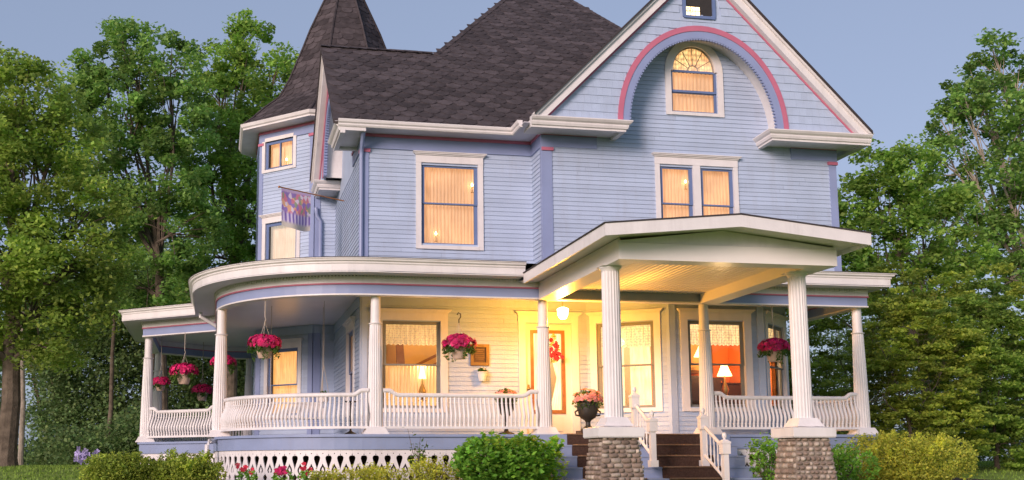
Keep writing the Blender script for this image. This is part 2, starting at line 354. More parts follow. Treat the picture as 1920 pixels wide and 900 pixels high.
# plan corner points
tA0, tA1 = octv(4), octv(5)     # (~.99,29.65) -> (~2.36,28.29)
tA2 = octv(6)
EXP = .0952
plank_unit = MB()
plank_unit.hexa([(0, -.021, 0), (1, -.021, 0), (1, 0, 0), (0, 0, 0), (0, -.005, EXP+.006), (1, -.005, EXP+.006), (1, 0, EXP+.006), (0, 0, EXP+.006)])
PLANK = mk('plank', plank_unit, 'siding')
JOINED = {'n': MB()}
NPL = [0]
def planks(wall, f, z0, z1, holes, s0=0., s1=None, single=True, ext=None):
    """clapboards, one object per board; ext(z) may give other end points"""
    s1 = f.L if s1 is None else s1
    k = int(round((z1-z0)/EXP)); 
    for i in range(k):
        z = z0+i*EXP; zt = min(z+EXP, z1); zm = z+EXP*.5
        spans = [(s0, s1)] if ext is None else ext(zm)
        for (h0, h1, ha, hb) in holes:
            if ha < zm < hb:
                ns = []
                for a, b in spans:
                    if h0 > a: ns.append((a, min(b, h0)))
                    if h1 < b: ns.append((max(a, h1), b))
                spans = [q for q in ns if q[1]-q[0] > .02]
        sp2 = []
        for a, b in spans:      # some boards are pieced from two lengths
            if b-a > 2.2 and random.random() < .45: c = random.uniform(a+.6, b-.6); sp2 += [(a, c-.002), (c+.002, b)]
            else: sp2.append((a, b))
        for a, b in sp2:
            if single and NPL[0] < 298 and (b-a) > .15:
                p = f.pt(a, 0, z); inst(PLANK, 'plank', wall, p, f.a, (b-a, 1, 1)); NPL[0] += 1
            else:
                f.quadbox(JOINED['n'], a, b, a, b, z, zt+.006, .021, .005)
def wall(f, z0, z1, holes=(), th=.14, s0=0., s1=None, m='siding'):
    s1 = f.L if s1 is None else s1; mb = MB()
    zs = sorted(set([z0, z1]+[h[2] for h in holes]+[h[3] for h in holes])); zs = [z for z in zs if z0 <= z <= z1]
    for a, b in zip(zs, zs[1:]):
        sp = [(s0, s1)]; zm = (a+b)/2
        for h in holes:
            if h[2] < zm < h[3]:
                ns = []
                for p, q in sp:
                    if h[0] > p: ns.append((p, min(q, h[0])))
                    if h[1] < q: ns.append((max(p, h[1]), q))
                sp = ns
        for p, q in sp: f.box(mb, p, q, a, b, -th, 0)
    return mb.build('wall', m, H)

def window(f, s0, s1, z0, z1, mr, cas=.11, s2=None, head=True, curtain='curtain_warm', top=None, sill=.07, sw=.082, casm='white', sashm='sash_blue', label=None, split=None, curt=True, wave=.02, curt_z=None):
    """s0..s1, z0..z1 outer size of the sash; the window object is its casing"""
    c = MB(); cz = z1+.0
    sash1 = s1; mid = .16
    f.box(c, s0-cas, s0+.004, z0-sill, z1+.02, -.10, .045)
    if s2: f.box(c, s1-.004, s1+mid+.004, z0-sill, z1+.02, -.10, .045); s1 = s2
    f.box(c, s1-.004, s1+cas, z0-sill, z1+.02, -.10, .045)
    f.box(c, s0-.004, s1+.004, z0-sill-.002, z0+.004, -.10, .055)
    if head:
        f.box(c, s0-cas-.003, s1+cas+.003, z1+.004, z1+.165, -.1, .05)
        f.box(c, s0-cas-.02, s1+cas+.02, z1+.165, z1+.19, .0, .075); f.box(c, s0-cas-.05, s1+cas+.05, z1+.19, z1+.215, .0, .105); f.box(c, s0-cas-.07, s1+cas+.07, z1+.215, z1+.232, .0, .125)
    else: f.box(c, s0-.004, s1+.004, z1, z1+cas, -.10, .046)
    w = c.build('window', casm, H)
    if label: w['label'] = label
    s1 = sash1
    if s2: sashes(f, w, s1+mid, s2, z0, z1, mr, sw, sashm, None, curt, curt_z, curtain, wave)
    sashes(f, w, s0, s1, z0, z1, mr, sw, sashm, split, curt, curt_z, curtain, wave)
    return w
def sashes(f, w, s0, s1, z0, z1, mr, sw, sashm, split, curt, curt_z, curtain, wave):
    sh = MB(); d0, d1 = -.055, -.012
    for a, b, zz0, zz1, dd in ((s0, s1, z0, mr+.015, -.045), (s0, s1, mr-.02, z1, -.015)):
        e0, e1 = dd-.035, dd
        f.box(sh, a+.004, a+sw, zz0+.003, zz1-.003, e0, e1); f.box(sh, b-sw, b-.004, zz0+.003, zz1-.003, e0, e1)
        f.box(sh, a+sw-.002, b-sw+.002, zz0+.003, zz0+(.075 if zz0 == z0 else .035), e0+.002, e1-.002); f.box(sh, a+sw-.002, b-sw+.002, zz1-(sw if zz1 == z1 else .035), zz1-.003, e0+.002, e1-.002)
    if split: f.box(sh, split-.02, split+.02, z0, z1, -.06, -.01)
    sh.build('sash', sashm, w)
    for zz0, zz1, dd in ((z0+.07, mr-.01, -.062), (mr+.01, z1-.04, -.032)):
        if zz1-zz0 < .05: continue
        g = MB(); f.sheet(g, s0+sw-.005, s1-sw+.005, zz0, zz1, dd); g.build('pane', 'window_glass', w, fix=False)
    if curt:
        a, b = (z0, z1) if curt_z is None else curt_z
        q = MB(); nx = int((s1-s0)*80); f.sheet(q, s0-.02, s1+.02, a-.02, b+.02, -.20, nx, wave, .075, s0*7); q.build('curtain', curtain, w, smooth=True, fix=False)
    return w

# --- upper storey walls
fUL = Fr((2.9, 22.9), (6.62, 22.9)); fBS = Fr((6.62, 22.9), (6.62, 22.1)); fBF = Fr((6.62, 22.1), (13.4, 22.1)); fBR = Fr((13.4, 22.1), (13.4, 30))
fS = Fr((2.9, 28.35), (2.9, 22.9))
hUL = [(1.254, 2.50, 5.0, 6.80)]
wUL = wall(fUL, 4.2, 7.40, hUL); planks(wUL, fUL, 4.28, 7.06, hUL)
wBS = wall(fBS, 4.2, 7.40); planks(wBS, fBS, 4.28, 7.06, [])
hBF = [(2.60, 3.37, 4.55, 6.80), (3.53, 4.31, 4.55, 6.80), (2.93, 4.0, 7.98, 9.52)]
wBF = wall(fBF, 4.2, 7.42, hBF[:2]); planks(wBF, fBF, 4.28, 7.23, hBF[:2])
def arch_ext(z):
    a, b, z0 = 1.90, 2.12, 7.25
    if z < z0+.2: return [(3.36-a, 3.36+a)]
    h = (z-z0-.0)/(b+.2)
    if h >= 1: return []
    q = a*math.sqrt(1-h*h)+.05; return [(3.36-q, 3.36+q)]
planks(wBF, fBF, 4.28+31*EXP, 9.75, hBF[2:], ext=arch_ext)
def recess_wall(f, c, a, b, z0, hole=None, n=36):
    mb = MB()
    for i in range(n):
        u0, u1 = -1+2*i/n, -1+2*(i+1)/n; s0_, s1_ = c+a*u0, c+a*u1; h = z0+b*math.sqrt(max(0, 1-min(abs(u0), abs(u1))**2))
        if hole and s1_ > hole[0] and s0_ < hole[1]:
            f.box(mb, s0_, s1_, z0, hole[2], -.12, 0); f.box(mb, s0_, s1_, hole[3], max(hole[3]+.01, h), -.12, 0)
        else: f.box(mb, s0_, s1_, z0, max(z0+.01, h), -.12, 0)
    return mb.build('recess_wall', 'siding', H)
recess_wall(fBF, 3.36, 2.0, 2.3, 7.42, hBF[2])
wBR = wall(fBR, 4.2, 7.4)
hS = [(28.35-25.25, 28.35-24.05, 1.55, 3.36)]
wS = wall(fS, .90, 7.42, hS); recess_wall(fS, 28.35-25.5, 1.6, 1.75, 7.42); planks(wS, fS, 4.28, 7.06, [])
planks(wS, fS, 1.0, 3.6, hS, single=False)
# --- lower walls
fD = Fr((2.9, 22.9), (7.78, 22.9)); hD = [(.43, 1.67, 1.555, 3.397), (3.50, 4.53, .98, 3.40)]
wD = wall(fD, .90, 4.2, hD); planks(wD, fD, 1.0, 3.72, hD)
f2 = Fr((7.78, 22.9), (9.22, 21.85)); h2 = [(.22, 1.47, 1.555, 3.397)]; w2 = wall(f2, .90, 4.2, h2); planks(w2, f2, 1.0, 3.72, h2)
f3 = Fr((9.22, 21.85), (11.33, 21.85)); h3 = [(.40, 1.68, 1.555, 3.397)]; w3 = wall(f3, .90, 4.2, h3); planks(w3, f3, 1.0, 3.72, h3)
f4 = Fr((11.33, 21.85), (12.45, 22.95)); h4 = [(.25, 1.38, 1.555, 3.397)]; w4 = wall(f4, .90, 4.2, h4); planks(w4, f4, 1.0, 3.72, h4, single=False)
f5 = Fr((12.45, 22.95), (12.45, 30)); w5 = wall(f5, .90, 4.2); planks(w5, f5, 1.0, 3.72, [], single=False)
# --- tower
fA = Fr(tA0, tA1); hA = [(.20, 1.20, 8.20, 8.98), (.26, 1.36, 4.95, 6.74), (.42, 1.46, 1.65, 3.38)]
wA = wall(fA, .90, 9.3, hA); planks(wA, fA, 4.28, 8.95, hA[:2]); planks(wA, fA, 1.0, 3.7, hA[2:], single=False)
fB = Fr(tA1, (2.9, tA1[1])); wB = wall(fB, .90, 9.3, s1=.6); planks(wB, fB, 4.28, 8.95, [], s1=.56, single=False); planks(wB, fB, 1.0, 3.7, [], s1=.56, single=False)
for k in range(-1, 4): 
    ff = Fr(octv(k+1-5+4), octv(k+2-5+4)) if False else Fr(octv(k), octv(k+1))
    wt = wall(ff, .9 if k > 1 else 4.2, 9.3)
    if k == 3: planks(wt, ff, 4.28, 8.95, [], single=False); planks(wt, ff, 1.0, 3.7, [], single=False)
wt = wall(Fr((2.9, tA1[1]), octv(6)), 6.9, 9.3); planks(wt, Fr((2.9, tA1[1]), octv(6)), 8.0, 8.95, [], single=False)
JOINED['n'].build('clapboards', 'siding', H)['kind'] = 'stuff'
# dark interior floors so light stays in its room
mb = MB()
mb.prism([(3.05, 23.05, 4.0), (7.8, 23.05, 4.0), (9.25, 22.0, 4.0), (11.3, 22.0, 4.0), (12.3, 23.0, 4.0), (12.3, 32, 4.0), (3.05, 32, 4.0)], (0, 0, .12))
mb.prism([(6.75, 22.25, 7.2), (13.2, 22.25, 7.2), (13.2, 32, 7.2), (6.75, 32, 7.2)], (0, 0, .05)); mb.prism([(3.05, 23.05, 7.2), (6.6, 23.05, 7.2), (6.6, 32, 7.2), (3.05, 32, 7.2)], (0, 0, .05))
mb.box(3.05, 12.3, 31.9, 32.0, 1, 7.2); mb.box(12.3, 12.4, 30, 32, 1, 7.2); mb.box(2.95, 3.05, 28.4, 32, .9, 7.2)
mb.build('floor', 'pale_wall', H)

# --- friezes, corner boards, soffits, gutters
def frieze(f, s0, s1, z0=7.06, z1=7.31, zt=7.375, d=.035):
    b = MB(); f.box(b, s0, s1, z0, z1, 0, d); o = b.build('frieze', 'blue', H); p = MB(); f.box(p, s0, s1+0, z1, zt, 0, d+.02); p.build('moulding', 'pink', o)
frieze(fUL, 0, fUL.L-.036); frieze(fBS, .036, fBS.L+.03); frieze(fS, 3.9, fS.L+.03)
frieze(fBF, .002, 1.20); frieze(fBF, 5.70, fBF.L+.03)
frieze(fA, -.01, fA.L+.01, 8.98, 9.20, 9.27); frieze(fB, .02, .6, 8.98, 9.20, 9.27); frieze(Fr(octv(3), octv(4)), 0, 1.9, 8.98, 9.2, 9.27)
def corner(f, s0, s1, z0, z1, cap=True, d=.032):
    c = MB(); f.box(c, s0, s1, z0, z1, 0.001, d); o = c.build('corner_board', 'blue', H)
    if cap:
        k = MB(); f.box(k, s0-.03, s1+.03, z1-.09, z1-.02, .0, d+.03); k.build('cap', 'pink', o)
corner(fUL, .0, .13, 4.2, 7.06); corner(fS, fS.L-.13, fS.L+.032, 4.2, 7.06); corner(fBF, .0, .20, 4.2, 7.06); corner(fBS, fBS.L-.10, fBS.L+.031, 4.2, 7.06, False); corner(fBF, fBF.L-.17, fBF.L+.0, 4.2, 7.06)
corner(fA, .0, .13, 4.2, 8.98); corner(fA, fA.L-.16, fA.L, 4.2, 8.98); corner(fB, .0, .14, 4.2, 8.98)
corner(fA, .0, .16, .98, 3.72, False); corner(fA, fA.L-.15, fA.L, .98, 3.72, False); corner(fB, .0, .18, .98, 3.72, False)
c = MB()
for f, a, q in ((fD, 0, .12), (fS, fS.L-.12, fS.L+.03), (f2, f2.L-.05, f2.L+.02), (f3, -.005, .13), (f3, f3.L-.13, f3.L+.005), (f4, -.02, .06), (f4, f4.L-.13, f4.L)):
    c = MB(); f.box(c, a, q, .98, 3.93, 0.002, .036); c.build('corner_board', 'siding', H)
for f, e in ((fD, fD.L), (f2, f2.L), (f3, f3.L), (f4, f4.L), (fA, fA.L), (fS, fS.L), (fB, .6)): c = MB(); f.box(c, 0, e, 3.71, 3.93, .001, .028); c.build('frieze', 'siding', H)

# --- windows
window(fUL, 1.254, 2.50, 5.0, 6.80, 5.93, label='single upstairs window with glowing curtain left of the gable')
window(fBF, 2.60, 3.37, 4.55, 6.80, 5.95, cas=.10, s2=4.31, label='double upstairs window behind the portico roof')
window(fA, .20, 1.20, 8.20, 8.98, 8.22, cas=.10, head=False, split=.70, label='small tower window under the eave')
window(fA, .26, 1.36, 4.95, 6.74, 5.55, cas=.11, curtain='curtain_pale', label='tower window with white blind behind the flag', curt_z=(5.3, 6.74))
window(fA, .42, 1.46, 1.65, 3.38, 2.45, curtain='curtain_orange', label='ground floor tower window with orange curtain')
window(fS, 28.35-25.25, 28.35-24.05, 1.55, 3.36, 2.45, curtain='curtain_orange', wave=.01)
W1 = window(fD, .43, 1.67, 1.555, 3.397, 2.474, cas=.15, sashm='grey_line', curt=False, label='wide porch window with lace valance and lamp')
W2 = window(f2, .22, 1.47, 1.555, 3.397, 2.474, cas=.14, sashm='grey_line', curt=False, label='porch window beside the stairs with sheer curtains')
W3 = window(f3, .40, 1.68, 1.555, 3.397, 2.474, cas=.16, sashm='grey_line', curt=False, label='dining room window with red wall and table lamp')
W4 = window(f4, .25, 1.38, 1.555, 3.397, 2.474, cas=.14, sashm='grey_line', curt=False)
# arched gable window
def arched_window():
    f = fBF; s0, s1, zb, zs, zt = 2.93, 4.02, 7.99, 8.93, 9.50; cx = (s0+s1)/2; r = (s1-s0)/2
    def ring(mb, r0, r1, ry0, ry1, d0, d1, z, n=20):
        for i in range(n):
            a, q = math.pi*i/n, math.pi*(i+1)/n
            P = []
            for d in (d1, d0): P += [f.pt(cx+r0*math.cos(a), d, z+ry0*math.sin(a)), f.pt(cx+r1*math.cos(a), d, z+ry1*math.sin(a)), f.pt(cx+r1*math.cos(q), d, z+ry1*math.sin(q)), f.pt(cx+r0*math.cos(q), d, z+ry0*math.sin(q))]
            mb.hexa(P)
    c = MB(); f.box(c, s0-.13, s0+.003, zb-.07, zs, -.1, .05); f.box(c, s1-.003, s1+.13, zb-.07, zs, -.1, .05); f.box(c, s0, s1, zb-.07, zb, -.1, .058)
    ring(c, r-.05, r+.13, .57-.0, .57+.16, -.1, .05, zs); w = c.build('window', 'white', H); w['label'] = 'arched attic window with stained glass fan'
    fill = MB(); ring(fill, r+.12, r+.75, .72, 1.0, -.13, -.001, zs); fill.build('infill', 'siding', w)
    sh = MB()
    for a, b, z0, z1, dd in ((s0, s1, zb, 8.49, -.04), (s0, s1, 8.455, 8.96, -.01)):
        f.box(sh, a, a+.06, z0, z1, dd-.035, dd); f.box(sh, b-.06, b, z0, z1, dd-.035, dd); f.box(sh, a, b, z0, z0+.05, dd-.036, dd-.001); f.box(sh, a, b, z1-.05, z1, dd-.036, dd-.001)
    sh.build('sash', 'sash_blue', w)
    rb = MB(); ring(rb, r-.075, r-.045, .53, .57, -.06, -.01, zs+.01)
    for k in range(1, 6):
        a = math.pi*k/6; rb.tube([f.pt(cx+.12*math.cos(a), -.03, zs+.03+.12*math.sin(a)), f.pt(cx+(r-.06)*math.cos(a), -.03, zs+.02+.53*math.sin(a))], .009, 5)
    ring(rb, .11, .13, .11, .13, -.04, -.02, zs+.03, 8)
    rb.build('muntin', 'stone_pale', w)
    g = MB(); n = 24; f0 = [f.pt(cx, -.035, zs)]+[f.pt(cx+(r-.05)*math.cos(math.pi*i/n), -.035, zs+.55*math.sin(math.pi*i/n)) for i in range(n+1)]
    g.add(f0, [tuple([0, i, i+1]) for i in range(1, n+1)]); g.uv = [(0, 0)]+[(r*math.cos(math.pi*i/n), .55*math.sin(math.pi*i/n)) for i in range(n+1)]; g.build('fan_pane', 'stained', w, fix=False)
    for z0, z1, dd in ((zb+.05, 8.46, -.06), (8.5, 8.92, -.03)):
        g = MB(); f.sheet(g, s0+.05, s1-.05, z0, z1, dd); g.build('pane', 'window_glass', w, fix=False)
    q = MB(); f.sheet(q, s0, s1, zb, 8.96, -.18, 80, .02, .09); q.build('curtain', 'curtain_warm', w, smooth=True, fix=False)
arched_window()

# --- rooms behind the clear panes
def rooms():
    r = MB(); r.box(9.0, 12.3, 25.2, 25.3, 1, 4); r.box(9.0, 9.08, 22.2, 25.2, 1, 4); r.box(12.15, 12.25, 23.1, 25.2, 1, 4); r.build('room_wall', 'red_wall', H)
    r = MB(); r.box(3.0, 5.9, 25.0, 25.1, 1, 4); r.box(5.85, 5.9, 23.1, 25.0, 1, 4); r.build('room_wall', 'warm_wall', H)
    r = MB(); r.box(3.06, 3.72, 24.9, 24.97, 1, 4); r.build('room_wall', 'green_wall', H)
    r = MB(); r.box(6.3, 8.9, 24.4, 24.5, 1, 4); r.box(6.0, 6.1, 23.1, 24.4, 1, 4); r.box(8.85, 8.95, 22.6, 24.4, 1, 4); r.build('room_wall', 'pale_wall', H)
    r = MB(); r.box(3.05, 12.3, 23.05, 31.9, .93, .99); r.box(9.1, 11.4, 22.0, 23.1, .93, .99); r.build('room_floor', 'dark_wood', H)
    # lace valances, sheer and cafe curtains hang inside their windows
    def val(f, w, s0, s1, z0, z1, m, wave=.018, per=.09, name='valance', d=-.22, scal=True):
        q = MB(); nx = int((s1-s0)*90); f.sheet(q, s0, s1, z0, z1, d, nx, wave, per, 1.3, nz=4)
        if scal:
            for i in range(nx+1):
                v = q.v[i]; q.v[i] = (v[0], v[1], v[2]-.03*abs(math.sin(i/nx*(s1-s0)/.10*math.pi)))
        q.build(name, m, w, smooth=True, fix=False)
    val(fD, W1, .40, 1.70, 2.93, 3.38, 'lace_dim'); val(f2, W2, .20, 1.5, 2.90, 3.38, 'lace'); val(f3, W3, .38, 1.70, 2.92, 3.38, 'lace'); val(f4, W4, .22, 1.40, 2.92, 3.38, 'lace')
    val(fD, W1, .40, 1.70, 1.50, 2.50, 'curtain_orange', .02, .07, 'curtain', -.2, False)
    val(f2, W2, .16, .72, 1.5, 2.95, 'curtain_sheer', .03, .12, 'curtain', -.34, False); val(f2, W2, .85, 1.5, 1.5, 2.95, 'curtain_sheer', .03, .16, 'curtain', -.30, False)
    # staircase seen through the wide window
    s = MB(); s.prism([(3.95, 24.7, 2.2), (4.15, 24.7, 2.2), (4.05, 24.7, 3.4), (3.9, 24.7, 3.4)], (0, .08, 0)); s.prism([(4.1, 24.6, 2.45), (5.7, 24.6, 3.25), (5.7, 24.6, 3.32), (4.1, 24.6, 2.52)], (0, .05, 0)); s.prism([(4.1, 24.75, 2.1), (5.7, 24.75, 2.9), (5.7, 24.75, 3.1), (4.1, 24.75, 2.35)], (0, .05, 0))
    s.build('stair_rail', 'wood', H)
rooms()
def table_lamp(x, y, z, h, energy, label, shade=True, rs=.17):
    t = thing('table_lamp', (x, y, z), label, 'lamp')
    b = MB(); b.lathe((x, y, z), [(.09, 0), (.09, .02), (.03, .04), (.05, .1*h/.5), (.085, .2*h/.5), (.05, .3*h/.5), (.02, .36*h/.5), (.015, .5*h/.5)], 14); b.build('base', 'brass', t, smooth=True)
    s = MB(); s.lathe((x, y, z+h*.95), [(rs, -.0), (rs*.8, .08), (rs*.5, .2), (rs*.42, .25)], 18); s.build('lamp_shade', 'lamp_shade' if shade else 'ceramic', t, smooth=True)
    if energy:
        l = bpy.data.lights.new('lamp_light', 'POINT'); l.energy = energy; l.color = (1, .62, .28); l.shadow_soft_size = .1; lo = bpy.data.objects.new('lamp_light', l); COL.objects.link(lo); lo.parent = t; lo.location = (0, 0, h*.95+.36)
table_lamp(11.12, 23.3, 1.82, .55, 75, 'bright shaded table lamp in the dining room window right of the portico')
table_lamp(11.15, 24.5, 2.27, .65, 9, 'white shaded lamp on the dark sideboard behind the dining room window', rs=.2)
table_lamp(4.20, 23.02, 1.72, .50, 16, 'small glowing lamp on the sill of the wide porch window', rs=.085)
def furniture():
    t = thing('dining_table', (10.1, 23.4, .99), 'dark wooden dining table inside the window with the red wall', 'table')
    m = MB(); m.box(9.3, 11.2, 22.9, 23.9, 1.68, 1.74); m.build('tabletop', 'dark_wood', t)
    for x in (9.4, 11.1):
        for y in (23.0, 23.8): l = MB(); l.tube([(x, y, .99), (x, y, 1.68)], [.03, .05], 8); l.build('leg', 'dark_wood', t)
    for k, (x, y) in enumerate(((9.85, 22.75), (10.65, 23.6), (11.3, 23.95))):
        c = thing('dining_chair', (x, y, .99), ('dark high-back dining chair at the left edge of the red room window', 'dark wooden chair behind the dining table with its back to the wall', 'dark wooden chair behind the table beside the lamp')[k], 'chair')
        s = MB(); s.box(x-.2, x+.2, y-.2, y+.2, 1.42, 1.46); s.build('seat', 'dark_wood', c)
        s = MB(); yy = y+.18
        s.box(x-.2, x-.16, yy, yy+.03, 1.46, 2.30); s.box(x+.16, x+.2, yy, yy+.03, 1.46, 2.30); s.box(x-.2, x+.2, yy, yy+.03, 2.30, 2.38); s.box(x-.12, x+.12, yy+.005, yy+.025, 1.55, 2.30); s.build('backrest', 'dark_wood', c)
        for dx in (-.18, .18):
            for dy in (-.18, .18): l = MB(); l.box(x+dx-.02, x+dx+.02, y+dy-.02, y+dy+.02, .99, 1.42); l.build('leg', 'dark_wood', c)
    t = thing('sideboard', (10.4, 24.6, .99), 'dark sideboard against the red dining room wall', 'sideboard')
    m = MB(); m.box(9.7, 12.0, 24.3, 25.0, .99, 2.23); m.build('body', 'dark_wood', t); m = MB(); m.box(9.66, 12.04, 24.26, 25.04, 2.235, 2.27); m.build('top', 'dark_wood', t)
    t = thing('framed_picture', (11.2, 25.15, 2.5), 'gold framed picture hanging on the red dining room wall', 'picture')
    m = MB(); m.box(10.9, 11.7, 25.12, 25.18, 2.55, 3.35); m.build('frame', 'gold_frame', t); m = MB(); m.box(10.97, 11.63, 25.10, 25.118, 2.62, 3.28); m.build('picture', 'warm_wall', t)
    t = thing('framed_mirror', (8.2, 24.3, 2.2), 'pale framed mirror inside the window beside the stairs', 'mirror')
    m = MB(); m.box(7.7, 8.4, 24.3, 24.38, 2.0, 2.9); m.build('frame', 'gold_frame', t); m = MB(); m.box(7.77, 8.33, 24.28, 24.298, 2.07, 2.83); m.build('mirror_glass', 'pale_wall', t)
furniture()
for x, y, z, e in ((7.9, 23.6, 3.5, 40), (6.95, 23.8, 3.4, 30), (4.6, 24.2, 3.75, 28)):
    l = bpy.data.lights.new('room_light', 'POINT'); l.energy = e; l.color = (1, .7, .38); l.shadow_soft_size = .15; lo = bpy.data.objects.new('room_light', l); COL.objects.link(lo); lo.parent = H; lo.location = (x-HR[0], y-HR[1], z-HR[2])
    g = MB(); g.ball((x, y, z), .08); g.build('ceiling_bulb', 'bulb', H)

def window_candle(f, s, z, lab):
    x, y, _ = f.pt(s, -.11, 0); t = thing('window_candle', (x, y, z), lab, 'lamp', 'small electric candles in the windows')
    m = MB(); m.lathe((x, y, z), [(.03, 0), (.03, .01), (.009, .02), (.009, .14)], 10); m.build('candlestick', 'brass', t, smooth=True)
    m = MB(); m.lathe((x, y, z+.14), [(.008, 0), (.022, .02), (.020, .045), (.004, .075)], 10); m.build('bulb', 'lamp_glass', t, smooth=True)
window_candle(fUL, 1.60, 5.12, 'lit electric candle at the lower left of the single upstairs window')
window_candle(fUL, 2.40, 6.22, 'tiny lit bulb at the right edge of the single upstairs window')
window_candle(fA, .84, 8.27, 'lit electric candle in the small tower window under the eave')
window_candle(fBF, 3.25, 6.30, 'tiny lit bulb in the left half of the double upstairs window')
# --- front door
def door():
    f = fD; c = MB(); s0, s1, zt = 3.50, 4.53, 3.40
    f.box(c, s0-.15, s0+.004, .985, zt+.02, -.1, .045); f.box(c, s1-.004, s1+.15, .985, zt+.02, -.1, .045); f.box(c, s0-.153, s1+.153, zt+.004, zt+.165, -.1, .05)
    for e, z, h, d in ((.17, .165, .19, .075), (.2, .19, .215, .105), (.22, .215, .232, .125)): f.box(c, s0-e, s1+e, zt+z, zt+h, 0, d)
    D = c.build('door', 'white', H); D['label'] = 'cream front door with long curtained glass'
    m = MB(); a, b = 3.64, 4.36; z0, z1 = 1.50, 3.22
    f.box(m, s0, a, .99, zt, -.06, -.02); f.box(m, b, s1, .99, zt, -.06, -.02); f.box(m, a, b, .99, z0, -.061, -.021); f.box(m, a, b, z1, zt, -.061, -.021)
    f.box(m, a+.05, b-.05, 1.1, 1.4, -.02, -.008)
    m.build('door_leaf', 'door_paint', D)
    m = MB(); f.box(m, a-.02, a+.05, z0-.03, z1+.03, -.05, .0); f.box(m, b-.05, b+.02, z0-.03, z1+.03, -.05, .0); f.box(m, a+.05, b-.05, z0-.03, z0+.05, -.05, -.001); f.box(m, a+.05, b-.05, z1-.04, z1+.03, -.05, -.001); m.build('glass_frame', 'wood', D)
    g = MB(); f.sheet(g, a+.04, b-.04, z0+.04, z1-.03, -.035); g.build('pane', 'window_glass', D, fix=False)
    # tied-back curtain pair
    for sg, e in ((1, a+.04), (-1, b-.04)):
        q = MB(); nz, nx = 14, 14; vs = []; uv = []
        for j in range(nz+1):
            u = j/nz; w = .34*(1-.75*math.sin(math.pi*min(1, u*1.15))**.8) if u < .87 else .2+.1*(u-.87)
            w = .10+.24*abs(u-.42)/.58
            for i in range(nx+1):
                s = e+sg*w*i/nx; vs.append(f.pt(s, -.12+.012*math.sin(i*1.9), z0+(z1-z0)*u)); uv.append((i/nx*.4, u*1.7))
        q.add(vs, [(j*(nx+1)+i, j*(nx+1)+i+1, (j+1)*(nx+1)+i+1, (j+1)*(nx+1)+i) for j in range(nz) for i in range(nx)]); q.uv = uv; q.build('curtain', 'curtain_door', D, smooth=True, fix=False)
    k = MB(); k.ball(f.pt(s0+.07, .02, 2.0), .035); f.box(k, s0+.05, s0+.09, 1.85, 2.08, -.02, -.01); k.build('handle', 'brass', D, smooth=True)
    m = MB(); f.box(m, s0-.05, s1+.05, .983, 1.012, -.06, .10); m.build('threshold', 'dark_wood', D)
door()

